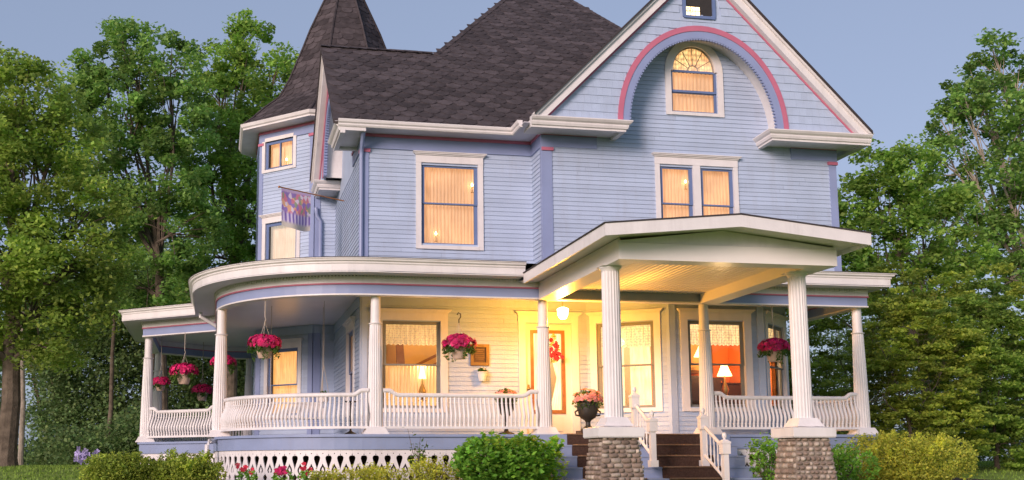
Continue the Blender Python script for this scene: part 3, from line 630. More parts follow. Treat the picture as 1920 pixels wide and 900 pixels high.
# ------------------------------------------------------------------ gables
def gable(f, W, ze, za, recess, aw, ah, pier, ret, main=True, retb=None):
    """f runs along the pediment face (s 0..W eave to eave); recess: depth back to the wall"""
    c = W/2; sl = (za-ze)/c; zb = ze+.02
    aw0, ah0 = aw, ah
    def ex(z): return ((z-ze)/sl+.12, W-(z-ze)/sl-.12)
    def arch(z, a=aw, h=ah):
        u = (z-zb)/h
        return None if u >= 1 else a*math.sqrt(max(0, 1-u*u))
    # pediment board with arched opening: vertical strips
    g = MB(); n = 60
    for i in range(n):
        sa, sb = .1+(W-.2)*i/n, .1+(W-.2)*(i+1)/n; q = []
        for s in (sa, sb):
            top = ze+min(s, W-s)*sl-.05; u = abs(s-c)/aw; bot = zb if u >= 1 else zb+ah*math.sqrt(1-u*u)
            q.append((s, bot, max(top, bot+.001)))
        (s1, b1, t1), (s2, b2, t2) = q
        g.hexa([f.pt(s1, 0, b1), f.pt(s2, 0, b2), f.pt(s2, -.05, b2), f.pt(s1, -.05, b1), f.pt(s1, 0, t1), f.pt(s2, 0, t2), f.pt(s2, -.05, t2), f.pt(s1, -.05, t1)])
    ped = g.build('pediment', 'shingle_paint', H)
    # shaped shingles on the pediment
    if main:
        ex_h = .178; row = 0; z = zb+.03; un = MB(); un.hexa([(0, -.022, 0), (1, -.022, 0), (1, 0, 0), (0, 0, 0), (0, -.008, ex_h+.004), (1, -.008, ex_h+.004), (1, 0, ex_h+.004), (0, 0, ex_h+.004)]); SH = mk('wood_shingle', un, 'shingle_paint')
        cnt = 0; J = MB()
        while z < za-.3:
            l, r = ex(z+ex_h*.6); a = arch(z+ex_h*.35, aw+.09, ah+.09)
            spans = [(l, r)] if a is None else [(l, c-a), (c+a, r)]
            for p0, p1 in spans:
                s = p0-(0 if row % 2 else .07)
                while s < p1:
                    w = random.uniform(.12, .2); e0, e1 = max(s, p0), min(s+w-.0015, p1)
                    if p1-e1 < .05: e1 = p1; w = 9
                    # attic window area
                    if not (z > 9.85 and e1 > 3.42 and e0 < 4.18) and e1-e0 > .02:
                        if cnt < 290 and z < 10.6: inst(SH, 'wood_shingle', ped, f.pt(e0, random.uniform(0, .003), z), f.a, (e1-e0, 1, 1)); cnt += 1
                        else: f.box(J, e0, e1, z, z+ex_h, 0, .012)
                    s += w
            z += ex_h; row += 1
        if J.v: o = J.build('wood_shingles', 'shingle_paint', ped); o['kind'] = 'stuff'
    # soffit barrel of the arch, trim rings
    def ring(mb, a0, h0, a1, h1, d0, d1, n=40, scal=0.):
        for i in range(n):
            t0, t1 = math.pi*i/n, math.pi*(i+1)/n; P = []
            s0 = s1 = 0
            for d in (d1, d0):
                for (t, A, B) in ((t0, a0, h0), (t0, a1, h1), (t1, a1, h1), (t1, a0, h0)): P.append(f.pt(c+A*math.cos(t), d, zb+B*math.sin(t)))
            mb.hexa(P)
    m = MB(); ring(m, aw-.02, ah-.02, aw+.01, ah+.01, -recess, -.01); m.build('arch_soffit', 'white', ped)
    m = MB(); ring(m, aw+.0, ah+.0, aw+.11, ah+.12, .0, .045); m.build('arch_moulding', 'pink', ped)
    m = MB(); ring(m, aw-.15, ah-.16, aw+.0, ah+.0, -.05, .03)
    n = int(math.pi*(aw+ah)/2/.075)
    for i in range(n):
        t = math.pi*(i+.5)/n; r = .030; m.tube([f.pt(c+(aw-.155)*math.cos(t), -.045, zb+(ah-.165)*math.sin(t)), f.pt(c+(aw-.155)*math.cos(t), .025, zb+(ah-.165)*math.sin(t))], r, 8)
    m.build('scalloped_arch', 'blue', ped)
    # rake boards
    m = MB(); k = MB(); th = .27
    for sg in (0, 1):
        S = lambda s: s if sg == 0 else W-s
        for (mb, o0, o1, d0, d1) in ((m, .02, -th, .0, .17), (m, .06, -.06, .16, .22), (k, -th-.001, -th-.055, .0, .035)):
            q = ze+.03; P = [(S((q-ze-o1)/sl), q), (S(c), za+o1), (S(c), za+o0), (S((q-ze-o0)/sl), q)]
            mb.prism([f.pt(s, d0, z) for s, z in P], Vector((f.n.x, f.n.y, 0))*(d1-d0))
    m.build('rake_board', 'white', ped); k.build('rake_moulding', 'pink', ped)
    # cornice returns
    prof = [(0, -.20), (.10, -.20), (.10, -.15), (.13, -.15), (.15, -.10), (.15, -.07), (.19, -.04), (.22, 0), (.22, .02), (.0, .035)]
    lens = (ret, retb or ret)
    for sg in (0, 1):
        m = MB(); L = lens[sg]; s0, s1 = (0.0, L) if sg == 0 else (W-L, W)
        pa = [f.pt(s0-.02, 0, 0)[:2], f.pt(s1, 0, 0)[:2]]
        if sg == 0: pa = pa+[f.pt(s1, -recess, 0)[:2]]
        else: pa = [f.pt(s0, -recess, 0)[:2]]+pa
        # walk with outside on the right: outside of the return end faces the arch
        m.sweep(pa, [(d, z+ze+.0) for d, z in prof])
        f.box(m, s0+.02, s1-.0, ze-.14, ze+.01, -recess, .0)
        m.build('cornice', 'white', ped)
    # roof slabs run back from the rake
    return ped

fG = Fr((6.2, 21.5), (13.85, 21.5))
PED = gable(fG, 7.65, 7.46, 11.30, .60, 1.83, 2.13, 0, 1.93, True, 2.2)
fL = Fr((2.47, 28.65), (2.47, 22.35))
PEDL = gable(fL, 6.30, 7.41, 10.07, .43, 1.45, 1.62, 0, 1.25, False, 1.25)
# attic window in the pediment
def attic():
    f = fG; s0, s1, z0, z1 = 3.44, 4.15, 9.92, 10.75; c = MB(); f.box(c, s0-.02, s0+.05, z0, z1, .0, .05); f.box(c, s1-.05, s1+.02, z0, z1, .0, .05); f.box(c, s0, s1, z0-.03, z0+.03, .0, .06); f.box(c, s0, s1, z1-.04, z1, .0, .05)
    w = c.build('window', 'sash_blue', H); w['label'] = 'small dark attic window at the top of the gable'
    g = MB(); f.box(g, s0+.05, s1-.05, z0+.03, z1-.04, -.02, .012); g.build('pane', 'iron', w)
    l = MB(); f.sheet(l, s0+.06, s0+.38, z0+.04, z0+.24, .016); l.build('stained_pane', 'lamp_shade', w, fix=False)
    m = MB()
    def seg(a, b2): m.tube([f.pt(s0+a[0], .02, z0+a[1]), f.pt(s0+b2[0], .02, z0+b2[1])], .006, 4)
    for x in (.06, .165, .27, .38): seg((x, .04), (x, .24))
    for z in (.04, .14, .24): seg((.06, z), (.38, z))
    for cx in (.11, .19):
        for i in range(8):
            a, b2 = i*math.pi/4, (i+1)*math.pi/4; seg((cx+.03*math.cos(a), .15+.045*math.sin(a)), (cx+.03*math.cos(b2), .15+.045*math.sin(b2)))
    m.build('leading', 'dark_wood', w)
attic()

# ------------------------------------------------------------------ roofs
SLP = .87
def fz(y): return 7.49+SLP*(y-22.33)
PK = (9.0, 30.9); PKZ = fz(30.9); J0 = (5.15, 25.5)
def roofs():
    r = MB()
    # front plane of the main roof, one surface with the left wing's front slope
    poly = [(2.22, 22.33), (13.3, 22.33), PK, (5.0, 25.5), (2.22, 25.5)]
    r.prism([(x, y, fz(y)) for x, y in poly], (0, 0, -.10))
    R = r.build('roof', 'roof', H)
    r = MB(); zr = fz(25.5)
    r.prism([(2.22, 25.5, zr), (5.0, 25.5, zr), (5.0, 28.7, 7.49), (2.22, 28.7, 7.49)], (0, 0, -.1))
    r.prism([(5.0, 25.5, zr-.01), (PK[0], PK[1], PKZ-.01), (4.2, 39, 7.4), (3, 30, 7.4)], (0, 0, -.1)); r.prism([(13.3, 22.33, 7.4), (14, 39, 7.4), (PK[0], PK[1], PKZ-.01)], (0, 0, -.1)); r.prism([(4.2, 39, 7.4), (PK[0], PK[1], PKZ-.01), (14, 39, 7.4)], (0, 0, -.1))
    r.build('roof_back', 'roof', H)
    # front gable roof
    r = MB(); c = 10.025; za, ze = 11.36, 7.46; 
    for sg in (-1, 1):
        x0 = c+sg*3.80; ze2 = za-3.80*(11.30-7.46)/3.825
        r.prism([(c, 21.24, za), (x0, 21.24, ze2), (x0, 29, ze2), (c, 29, za)], (0, 0, -.055))
    r.build('gable_roof', 'roof_edge', H)
    # left gable verge strip
    r = MB(); 
    # hip and ridge caps
    def caps(a, b, w=.10, st=.22):
        cap = MB()
        a, b = Vector(a), Vector(b); L = (b-a).length; n = int(L/st); d = (b-a)/L; sd = Vector((d.y, -d.x, 0)).normalized()
        for i in range(n):
            p = a+d*(i*st); q = a+d*((i+1)*st+.03); up = Vector((0, 0, .018)); dn = Vector((0, 0, -.045))
            cap.add([p+up, p+sd*w+dn, p-sd*w+dn, q+up*.4, q+sd*w+dn*1.4, q-sd*w+dn*1.4], [(0, 1, 4, 3), (0, 3, 5, 2), (0, 2, 1), (3, 4, 5)])
        cap.build('ridge_cap', 'roof', H)
    caps((2.22, 25.5, fz(25.5)+.03), (5.0, 25.5, fz(25.5)+.03)); caps((5.0, 25.5, fz(25.5)+.03), (*PK, PKZ+.03)); caps((13.3, 22.33, fz(22.33)+.03), (*PK, PKZ+.03)); caps((10.025, 21.24, 11.38), (10.025, 28, 11.38))
    # individual shingles with clipped corners on the front plane
    e, w = .25, .36; nrm = Vector((0, -SLP, 1)).normalized(); up = Vector((0, 1, SLP)).normalized()
    u = MB(); h = .014
    ol = [(-w/2+.005, e*1.05), (-w/2+.005, e*.48), (-w*.16, 0), (w*.16, 0), (w/2-.005, e*.48), (w/2-.005, e*1.05)]
    def p3(x, y, z): return Vector((x, 0, 0))+up*y+nrm*z
    u.add([p3(x, y, h if y < .1 else h*.5) for x, y in ol]+[p3(x, y, -.002) for x, y in ol], [tuple(range(6)), (5, 4, 3, 2, 1, 0)]+[(i, (i+1) % 6, 6+(i+1) % 6, 6+i) for i in range(6)])
    u.f[1] = tuple(i+6 for i in (5, 4, 3, 2, 1, 0)); SH = mk('shingle', u, 'roof'); ME = u
    J = MB(); cnt = 0; ln = (1+SLP*SLP)**.5; row = 0; y = 22.36; pts = []
    while y < 30.8:
        z = fz(y)
        xl = 2.24 if y < 25.5 else 5.0+(y-25.5)/(PK[1]-25.5)*(PK[0]-5.0); xr = 13.3+(y-22.33)/(PK[1]-22.33)*(PK[0]-13.3); xr = min(xr, 6.0+(z-7.5)*1.35+.8)
        x = xl+w/2+(0 if row % 2 else w/2)
        while x < xr-w*.3: pts.append((x, y+random.uniform(-.006, .006), row)); x += w
        y += e/ln; row += 1
    for i, (x, y, rw) in enumerate(pts):
        P = (x, y, fz(y)+.002+random.uniform(0, .006))
        if i < 296: inst(SH, 'shingle', R, P)
        else: J.add([Vector(v)+Vector(P) for v in ME.v], ME.f)
    o = J.build('shingles', 'roof', R, fix=False); o['kind'] = 'stuff'
    # gutters
    prof = [(0, -.13), (.05, -.13), (.07, -.10), (.07, -.07), (.10, -.045), (.115, 0), (.115, .015), (.0, .015)]
    g = MB(); pa = [(2.30, 22.5), (2.30, 22.38), (6.09, 22.38), (6.09, 21.95), (6.24, 21.72)]
    g.sweep([(2.32, 22.38), (6.09, 22.38), (6.09, 21.72)], [(d, z+7.475) for d, z in prof]); g.build('gutter', 'white', H)
    for q in ((2.32, 6.62, 22.35, 22.9, 7.377, 7.39), (6.06, 6.62, 21.5, 22.35, 7.377, 7.39), (13.4, 13.78, 21.5, 29, 7.377, 7.39), (2.32, 2.9, 22.9, 23.6, 7.37, 7.385)): s = MB(); s.box(*q); s.build('soffit', 'soffit', H)
    s = MB(); s.box(13.74, 13.9, 21.6, 29, 7.3, 7.46); s.build('fascia', 'white', H)
roofs()
# tower roof: eight flared faces with joined shingle courses
def tower_roof():
    prof = [(3.16, 9.40), (2.84, 9.66), (2.52, 9.98), (2.21, 10.36), (1.86, 10.95), (1.42, 11.93), (1.18, 12.5), (.68, 13.5), (.40, 14.1), (.05, 14.9)]
    k = .965
    prof = [(rr*(1 if z < 10 else .93), z) for rr, z in prof]
    r = MB(); vs = []
    for rr, z in prof: vs += [(*octv(i, rr*k), z) for i in range(8)]
    n = len(prof); r.add(vs, [(j*8+i, j*8+(i+1) % 8, (j+1)*8+(i+1) % 8, (j+1)*8+i) for j in range(n-1) for i in range(8)]+[tuple(range(8))[::-1]])
    R = r.build('tower_roof', 'roof', H)
    def rat(z):
        for (r0, z0), (r1, z1) in zip(prof, prof[1:]):
            if z0 <= z <= z1: return (r0+(r1-r0)*(z-z0)/(z1-z0))*k
        return .05
    J = MB(); C = MB()
    for i in (3, 4, 5, 6):
        z = 9.42; row = 0
        while z < 14.6:
            r0, r1 = rat(z), rat(min(z+.2, 14.8)); sl = (r0-r1)/.2; dz = .20/math.sqrt(1+sl*sl); zt = z+dz*1.06; rt = rat(min(zt, 14.8))
            A0, B0 = Vector((*octv(i, r0), z)), Vector((*octv(i+1, r0), z)); A1, B1 = Vector((*octv(i, rt), zt)), Vector((*octv(i+1, rt), zt))
            L = (B0-A0).length; m = max(1, int(L/.30)); nr = (B0-A0).cross(A1-A0).normalized()*-1
            if nr.dot(Vector((A0.x-TC[0], A0.y-TC[1], 0))) < 0: nr = -nr
            off = .5/m if row % 2 else 0
            for q in range(m+1):
                a, b = max(0, q/m-off), min(1, (q+1)/m-off)
                if b-a < .02: continue
                g = .012/L; a += g; b -= g; t = random.uniform(.008, .018)
                c0, c1, c2, c3 = A0.lerp(B0, a), A0.lerp(B0, b), A1.lerp(B1, b), A1.lerp(B1, a); e0 = c0.lerp(c3, .3); e1 = c1.lerp(c2, .3); m0 = c0.lerp(c1, .25); m1 = c0.lerp(c1, .75)
                P = [m0+nr*t, m1+nr*t, e1+nr*t, c2+nr*.003, c3+nr*.003, e0+nr*t]; Q = [m0, m1, e1, c2, c3, e0]
                J.add(P+Q, [(0, 1, 2, 3, 4, 5), (0, 6, 7, 1), (1, 7, 8, 2), (5, 11, 6, 0)])
            z += dz; row += 1
    o = J.build('shingles', 'roof', R, fix=False); o['kind'] = 'stuff'
    for i in (3, 4, 5, 6, 7): 
        pts = [Vector((*octv(i, rr*k+.01), z+.01)) for rr, z in prof]; C.tube(pts, .035, 5)
    C.build('ridge_cap', 'roof', R)
    f = MB(); f.lathe((*TC, 14.6), [(.10, 0), (.14, .1), (.06, .2), (.12, .35), (.03, .5), (.02, 1.2)], 12); f.build('finial', 'pink', R)
    e = MB(); path = [octv(i, 2.93) for i in range(8, 0, -1)]
    path = [octv(i, 2.93) for i in range(8)]
    e.sweep(path, [(0.0, 9.27), (.10, 9.27), (.10, 9.31), (.14, 9.34), (.17, 9.42), (.0, 9.43)], closed=True); e.build('gutter', 'white', R)
    s = MB(); pin = [octv(i, 2.50) for i in range(8)]; vs = [(*p, 9.275) for p in pin]+[(*p, 9.275) for p in path]; s.add(vs, [(i, (i+1) % 8, 8+(i+1) % 8, 8+i) for i in range(8)]); s.build('soffit', 'white', R, fix=False)
tower_roof()

# ------------------------------------------------------------------ porch
DZ = .98
def arc(r, n=18, a0=180, a1=270): return [(2.9+r*math.cos(rad(a0+(a1-a0)*i/n)), 23.6+r*math.sin(rad(a0+(a1-a0)*i/n))) for i in range(n+1)]
PATH = [(2.9, 34.35), (-.15, 34.35), (-1.84, 32.85), (-1.84, 28.55), (-.05, 27.0)]+arc(2.95)+[(13.07, 20.65), (13.07, 23.4)]
def off(path, d):
    P = [Vector(p) for p in path]; o = []
    for i in range(len(P)):
        a, b = P[max(i-1, 0)], P[min(i+1, len(P)-1)]; t1 = (P[i]-a); t2 = (b-P[i]); t1 = t1.normalized() if t1.length > 0 else t2.normalized(); t2 = t2.normalized() if t2.length > 0 else t1
        n1 = Vector((t1.y, -t1.x)); n2 = Vector((t2.y, -t2.x)); m = (n1+n2)/(1+n1.dot(n2)); o.append((P[i].x+m.x*d, P[i].y+m.y*d))
    return o
PORCH = H
def sheetpoly(mb, path, z, th): mb.prism([(x, y, z) for x, y in path], (0, 0, -th))
def porch():
    # deck boards as a slab with nosing, skirt board and sawn fretwork below
    d = MB(); sheetpoly(d, off(PATH, .045), DZ, .05); D = d.build('porch_deck', 'deck_blue', H)
    s = MB(); s.sweep(PATH, [(-.03, .70), (.0, .70), (.0, .925), (-.03, .925)]); s.build('skirt_board', 'deck_blue', D)
    s = MB(); s.box(5.55, 5.6, 20.62, 20.64, .70, .93)
    # entablature
    e = MB(); e.sweep(PATH, [(-.20, 3.60), (0, 3.60), (0, 3.775), (-.2, 3.775)]); E_ = e.build('entablature', 'blue', H)
    e = MB(); e.sweep(PATH, [(-.205, 3.575), (.015, 3.575), (.015, 3.602), (-.205, 3.602)]); e.sweep(PATH, [(-.2, 3.80), (.018, 3.80), (.018, 3.93), (-.2, 3.93)]); e.build('band', 'white', E_)
    e = MB(); e.sweep(PATH, [(-.203, 3.773), (.025, 3.773), (.03, 3.80), (-.203, 3.80)]); e.build('moulding', 'pink', E_)
    # ceiling
    c = MB(); sheetpoly(c, off(PATH, -.12), 3.955, .02); c.build('porch_ceiling', 'ceiling_paint', H)
    # eave: soffit, dentils, fascia, gutter. open where the portico roof joins
    left = PATH[:-3]+[(2.9, 20.65), (5.72, 20.65)]; left = PATH[:PATH.index(PATH[-3])+1]+[(5.66, 20.65)]
    right = [(10.0, 20.65), (12.80, 20.65), (12.80, 23.4)]
    for pth in (left, right):
        m = MB(); m.sweep(pth, [(.0, 3.945), (.50, 3.945), (.50, 3.955), (.0, 3.955)]); S = m.build('soffit', 'soffit', H)
        m = MB(); m.sweep(pth, [(.47, 3.93), (.50, 3.93), (.50, 4.085), (.47, 4.085)]); m.build('fascia', 'white', S)
        m = MB(); m.sweep(pth, [(.44, 4.085), (.51, 4.085), (.52, 4.10), (.52, 4.12), (.56, 4.14), (.57, 4.17), (.59, 4.178), (.59, 4.19), (.44, 4.19)]); m.build('gutter', 'white', S)
        m = MB(); m.sweep(off(pth, .4), [(.195, 4.19), (.20, 4.20), (.0, 4.21), (0, 4.195)]); m.build('drip_edge', 'roof_edge', S)
        # dentils as one row of tiny blocks
        m = MB(); P = [Vector(q) for q in off(pth, .018)]; acc = 0
        for a, b in zip(P, P[1:]):
            L = (b-a).length
            if a.y > 27 and b.y > 27 and a.x > -1.85 and b.y > 33: continue
            f = Fr(a, b); k = int(L/.055)
            for i in range(max(1, k)):
                s = (i+.5)*L/max(1, k); f.box(m, s-.014, s+.014, 3.895, 3.944, 0, .030)
        o = m.build('dentils', 'white', S); o['kind'] = 'stuff'
    # roof: low slope towards the walls
    r = MB(); a = off(PATH, .50); b = off(PATH, -1.6); c2 = len(a); vs = [(x, y, 4.18) for x, y in a]+[(x, y, 4.45) for x, y in b]
    r.add(vs, [(i, i+1, c2+i+1, c2+i) for i in range(c2-1)]); sheetpoly(r, b, 4.45, .02); r.build('porch_roof', 'roof', H, fix=False)
    # backing behind fretwork: dark-coloured sheet standing in for the crawl-space shade
    k = MB(); k.sweep(off(PATH, -1.1), [(0, -.1), (.02, -.1), (.02, .90), (0, .90)]); k.build('crawl_shade_sheet', 'earth', H)
    return D
DECK = porch()

def fretwork():
    cu = bpy.data.curves.new('fret', 'CURVE'); cu.dimensions = '2D'; cu.fill_mode = 'BOTH'; cu.extrude = .011
    out = [(.109, 0), (.109, -.075), (.103, -.08), (.103, -.112), (.088, -.108), (.068, -.115), (.052, -.135), (.050, -.165), (.062, -.21), (.080, -.26), (.096, -.31), (.106, -.35), (.109, -.38), (.109, -.43), (.100, -.455), (.075, -.48), (.062, -.51), (.078, -.55), (.109, -.585), (.109, -.68)]
    pts = out+[(-x, z) for x, z in out[::-1]]
    def spl(P):
        sp = cu.splines.new('POLY'); sp.points.add(len(P)-1)
        for q, (x, y) in zip(sp.points, P): q.co = (x, y, 0, 1)
        sp.use_cyclic_u = True
    spl(pts)
    spl([(.0, -.25), (.016, -.29), (.044, -.335), (.056, -.375), (.046, -.415), (.018, -.43), (.016, -.405), (.026, -.378), (.014, -.345), (0, -.315), (-.014, -.345), (-.026, -.378), (-.016, -.405), (-.018, -.43), (-.046, -.415), (-.056, -.375), (-.044, -.335), (-.016, -.29)])
    for cx, cz in ((0, -.07),): spl([(cx+.011*math.cos(g), cz+.011*math.sin(g)) for g in [k*math.pi/3 for k in range(6)]])
    o = bpy.data.objects.new('tmp', cu); COL.objects.link(o); dg = bpy.context.evaluated_depsgraph_get(); me = bpy.data.meshes.new_from_object(o.evaluated_get(dg)); bpy.data.objects.remove(o)
    me.transform(Matrix.Rotation(math.pi/2, 4, 'X')); me.name = 'fretwork_board'; me.materials.clear(); me.materials.append(MATS['white'])
    P = [Vector(p) for p in off(PATH, -.045)]; start = 2
    acc = []; 
    for i, (a, b) in enumerate(zip(P, P[1:])):
        if i < 2 or i == len(P)-2: continue
        L = (b-a).length
        if L > 1:
            f = Fr(a, b); n = int(round(L/.219))
            for k in range(n):
                s = (k+.5)*L/n; x, y, _ = f.pt(s, 0, 0)
                if 6.4 < x < 9.9 and y < 21: continue
                if i == 2 and k < n-1 and y > 31: continue
                inst(me, 'fretwork_board', DECK, (x, y, .70), f.a, (L/n/.219, 1, 1))
    A = [Vector(p) for p in arc(2.95-.045, 21)]
    for a, b in zip(A, A[1:]): 
        f = Fr(a, b); x, y, _ = f.pt(f.L/2, 0, 0); inst(me, 'fretwork_board', DECK, (x, y, .70), f.a, (f.L/.219, 1, 1))
fretwork()

# columns
def col_mesh(h, r0, r1, plain):
    sh = MB(); n = 80; zf = h*plain
    prof = [(r0+(r1*1.12-r0)*t**1.4, .14+(zf-.14)*t) for t in [i/8 for i in range(9)]]
    sh.lathe((0, 0, 0), prof, n, .08, 20)
    b = MB(); b.frustum((0, 0), .235, .225, 0, .035); b.frustum((0, 0), .215, .165, .035, .14)
    c = MB()
    if plain < .95:
        c.lathe((0, 0, zf-.012), [(r1*1.1, 0), (r1*1.35, .006), (r1*1.38, .022), (r1*1.02, .034)], 24); c.lathe((0, 0, zf), [(r1*1.0, 0), (r1*.94, h-zf)], 24)
    else:
        c.lathe((0, 0, zf-.01), [(r1*1.12, 0), (r1*1.16, .02), (r1*1.4, .05), (r1*1.42, .075), (r1*1.3, .08)], 24); c.frustum((0, 0), r1*1.5, r1*1.5, zf+.07, h)
    return mk('shaft', sh, 'white'), mk('base', b, 'white'), mk('capital', c, 'white', True)
CP = col_mesh(3.575-DZ, .150, .098, .80); CT = col_mesh(3.565-1.01, .152, .128, .975)
def column(x, y, z, M, sc=1.):
    r = inst(M[0], 'column', H, (x, y, z)); 
    for me, nm in ((M[1], 'base'), (M[2], 'capital')):
        o = bpy.data.objects.new(nm, me); COL.objects.link(o); o.parent = r
    return r
for x, y in ((2.91, 20.87), (6.20, 20.87), (9.56, 20.87), (12.95, 20.87), (.06, 23.2), (-1.70, 28.72), (-1.66, 32.7), (.93, 34.15)): column(x, y, DZ, CP)
PTC = ((6.18, 16.95), (9.45, 16.95))
for x, y in PTC: column(x, y, 1.01, CT)

# railings with bellied balusters
def railings():
    prof = [(0, 0), (.0, .04), (.016, .055), (.016, .08), (-.010, .10), (-.055, .20), (-.052, .28), (.0, .38), (.045, .46), (.055, .50), (.052, .58), (.052, .60)]
    b = MB(); ys = [(-.045, 0), (-.045, .06), (-.05, .10), (-.062, .17), (-.058, .24), (-.02, .33), (.015, .42), (.030, .48), (.032, .60)]
    pts = [(0, -.055, 0), (0, -.055, .05), (0, -.058, .10), (0, -.082, .17), (0, -.080, .24), (0, -.045, .33), (0, -.005, .42), (0, .010, .49), (0, .012, .62)]
    b.tube(pts, [.020, .024, .019, .026, .028, .027, .023, .018, .021], 8)
    b.tube([(0, -.057, .085), (0, -.057, .10)], .030, 8); b.tube([(0, .006, .470), (0, .008, .485)], .028, 8)
    BAL = mk('baluster', b, 'white', True); cnt = 0
    def rail(pts, ramps=(1, 1), n=None, skip=False):
        P = [Vector(p) for p in pts]; L = [0]
        for a, c in zip(P, P[1:]): L.append(L[-1]+(c-a).length)
        T = L[-1]
        def at(s):
            for i in range(len(P)-1):
                if s <= L[i+1] or i == len(P)-2:
                    t = (s-L[i])/(L[i+1]-L[i]); d = (P[i+1]-P[i]).normalized(); q = P[i].lerp(P[i+1], t); return q, d
        top = []; K = 40
        ss = sorted(set([0, .06, .12, .17, .22, .30, T-.30, T-.22, T-.17, T-.12, T-.06, T]+[T*i/K for i in range(K+1)]))
        def ramp(s):
            z = 0
            for e, on in ((s, ramps[0]), (T-s, ramps[1])):
                if on and e < .30: u = min(1, max(0, (.28-e)/.16)); z = .085*u*u*(3-2*u)
            return z
        for s in ss:
            q, d = at(s); nn = Vector((d.y, -d.x)); top.append((q.x-nn.x*.012, q.y-nn.y*.012, DZ+.735+ramp(s)))
        top = [q for i, q in enumerate(top) if i == 0 or (Vector(q)-Vector(top[i-1])).length > 1e-3]
        m = MB(); m.tube(top, .042, 10); RL = m.build('railing', 'white', H, smooth=True)
        m = MB(); bot = [];
        for s in ss: q, d = at(s); nn = Vector((d.y, -d.x)); bot.append((q.x, q.y))
        bb = [bot[0]]
        for p in bot[1:]:
            if (Vector(p)-Vector(bb[-1])).length > 1e-3: bb.append(p)
        top = [q for i, q in enumerate(top) if i == 0 or (Vector(q)-Vector(top[i-1])).length > 1e-3]
        m.sweep(bb, [(.02, DZ+.105), (.095, DZ+.105), (.095, DZ+.15), (.02, DZ+.15)]); m.build('bottom_rail', 'white', RL)
        N = n or int(T/.0835)
        for i in range(N):
            s = (i+.5)*T/N; q, d = at(s); r = ramp(s); inst(BAL, 'baluster', RL, (q.x, q.y, DZ+.125), math.atan2(d.y, d.x), (1, 1, (.61+r)/.62))
    rail([(3.05, 20.83), (6.06, 20.83)]); rail([(9.70, 20.83), (12.82, 20.83)])
    A = [p for p in arc(2.79, 20, 187, 270)]; rail(A[1:-1]+[(2.78, 20.81)], (0, 1))
    rail([(-1.62, 28.62), (.0, 27.22)]); rail([(-1.68, 32.55), (-1.68, 28.9)]); rail([(.8, 34.2), (-.1, 34.2), (-1.55, 32.85)], (1, 1)); rail([(12.97, 21.0), (12.97, 22.9)])
    rail([(.08, 26.9), (.06, 23.5)], (1, 1), n=20)
railings()

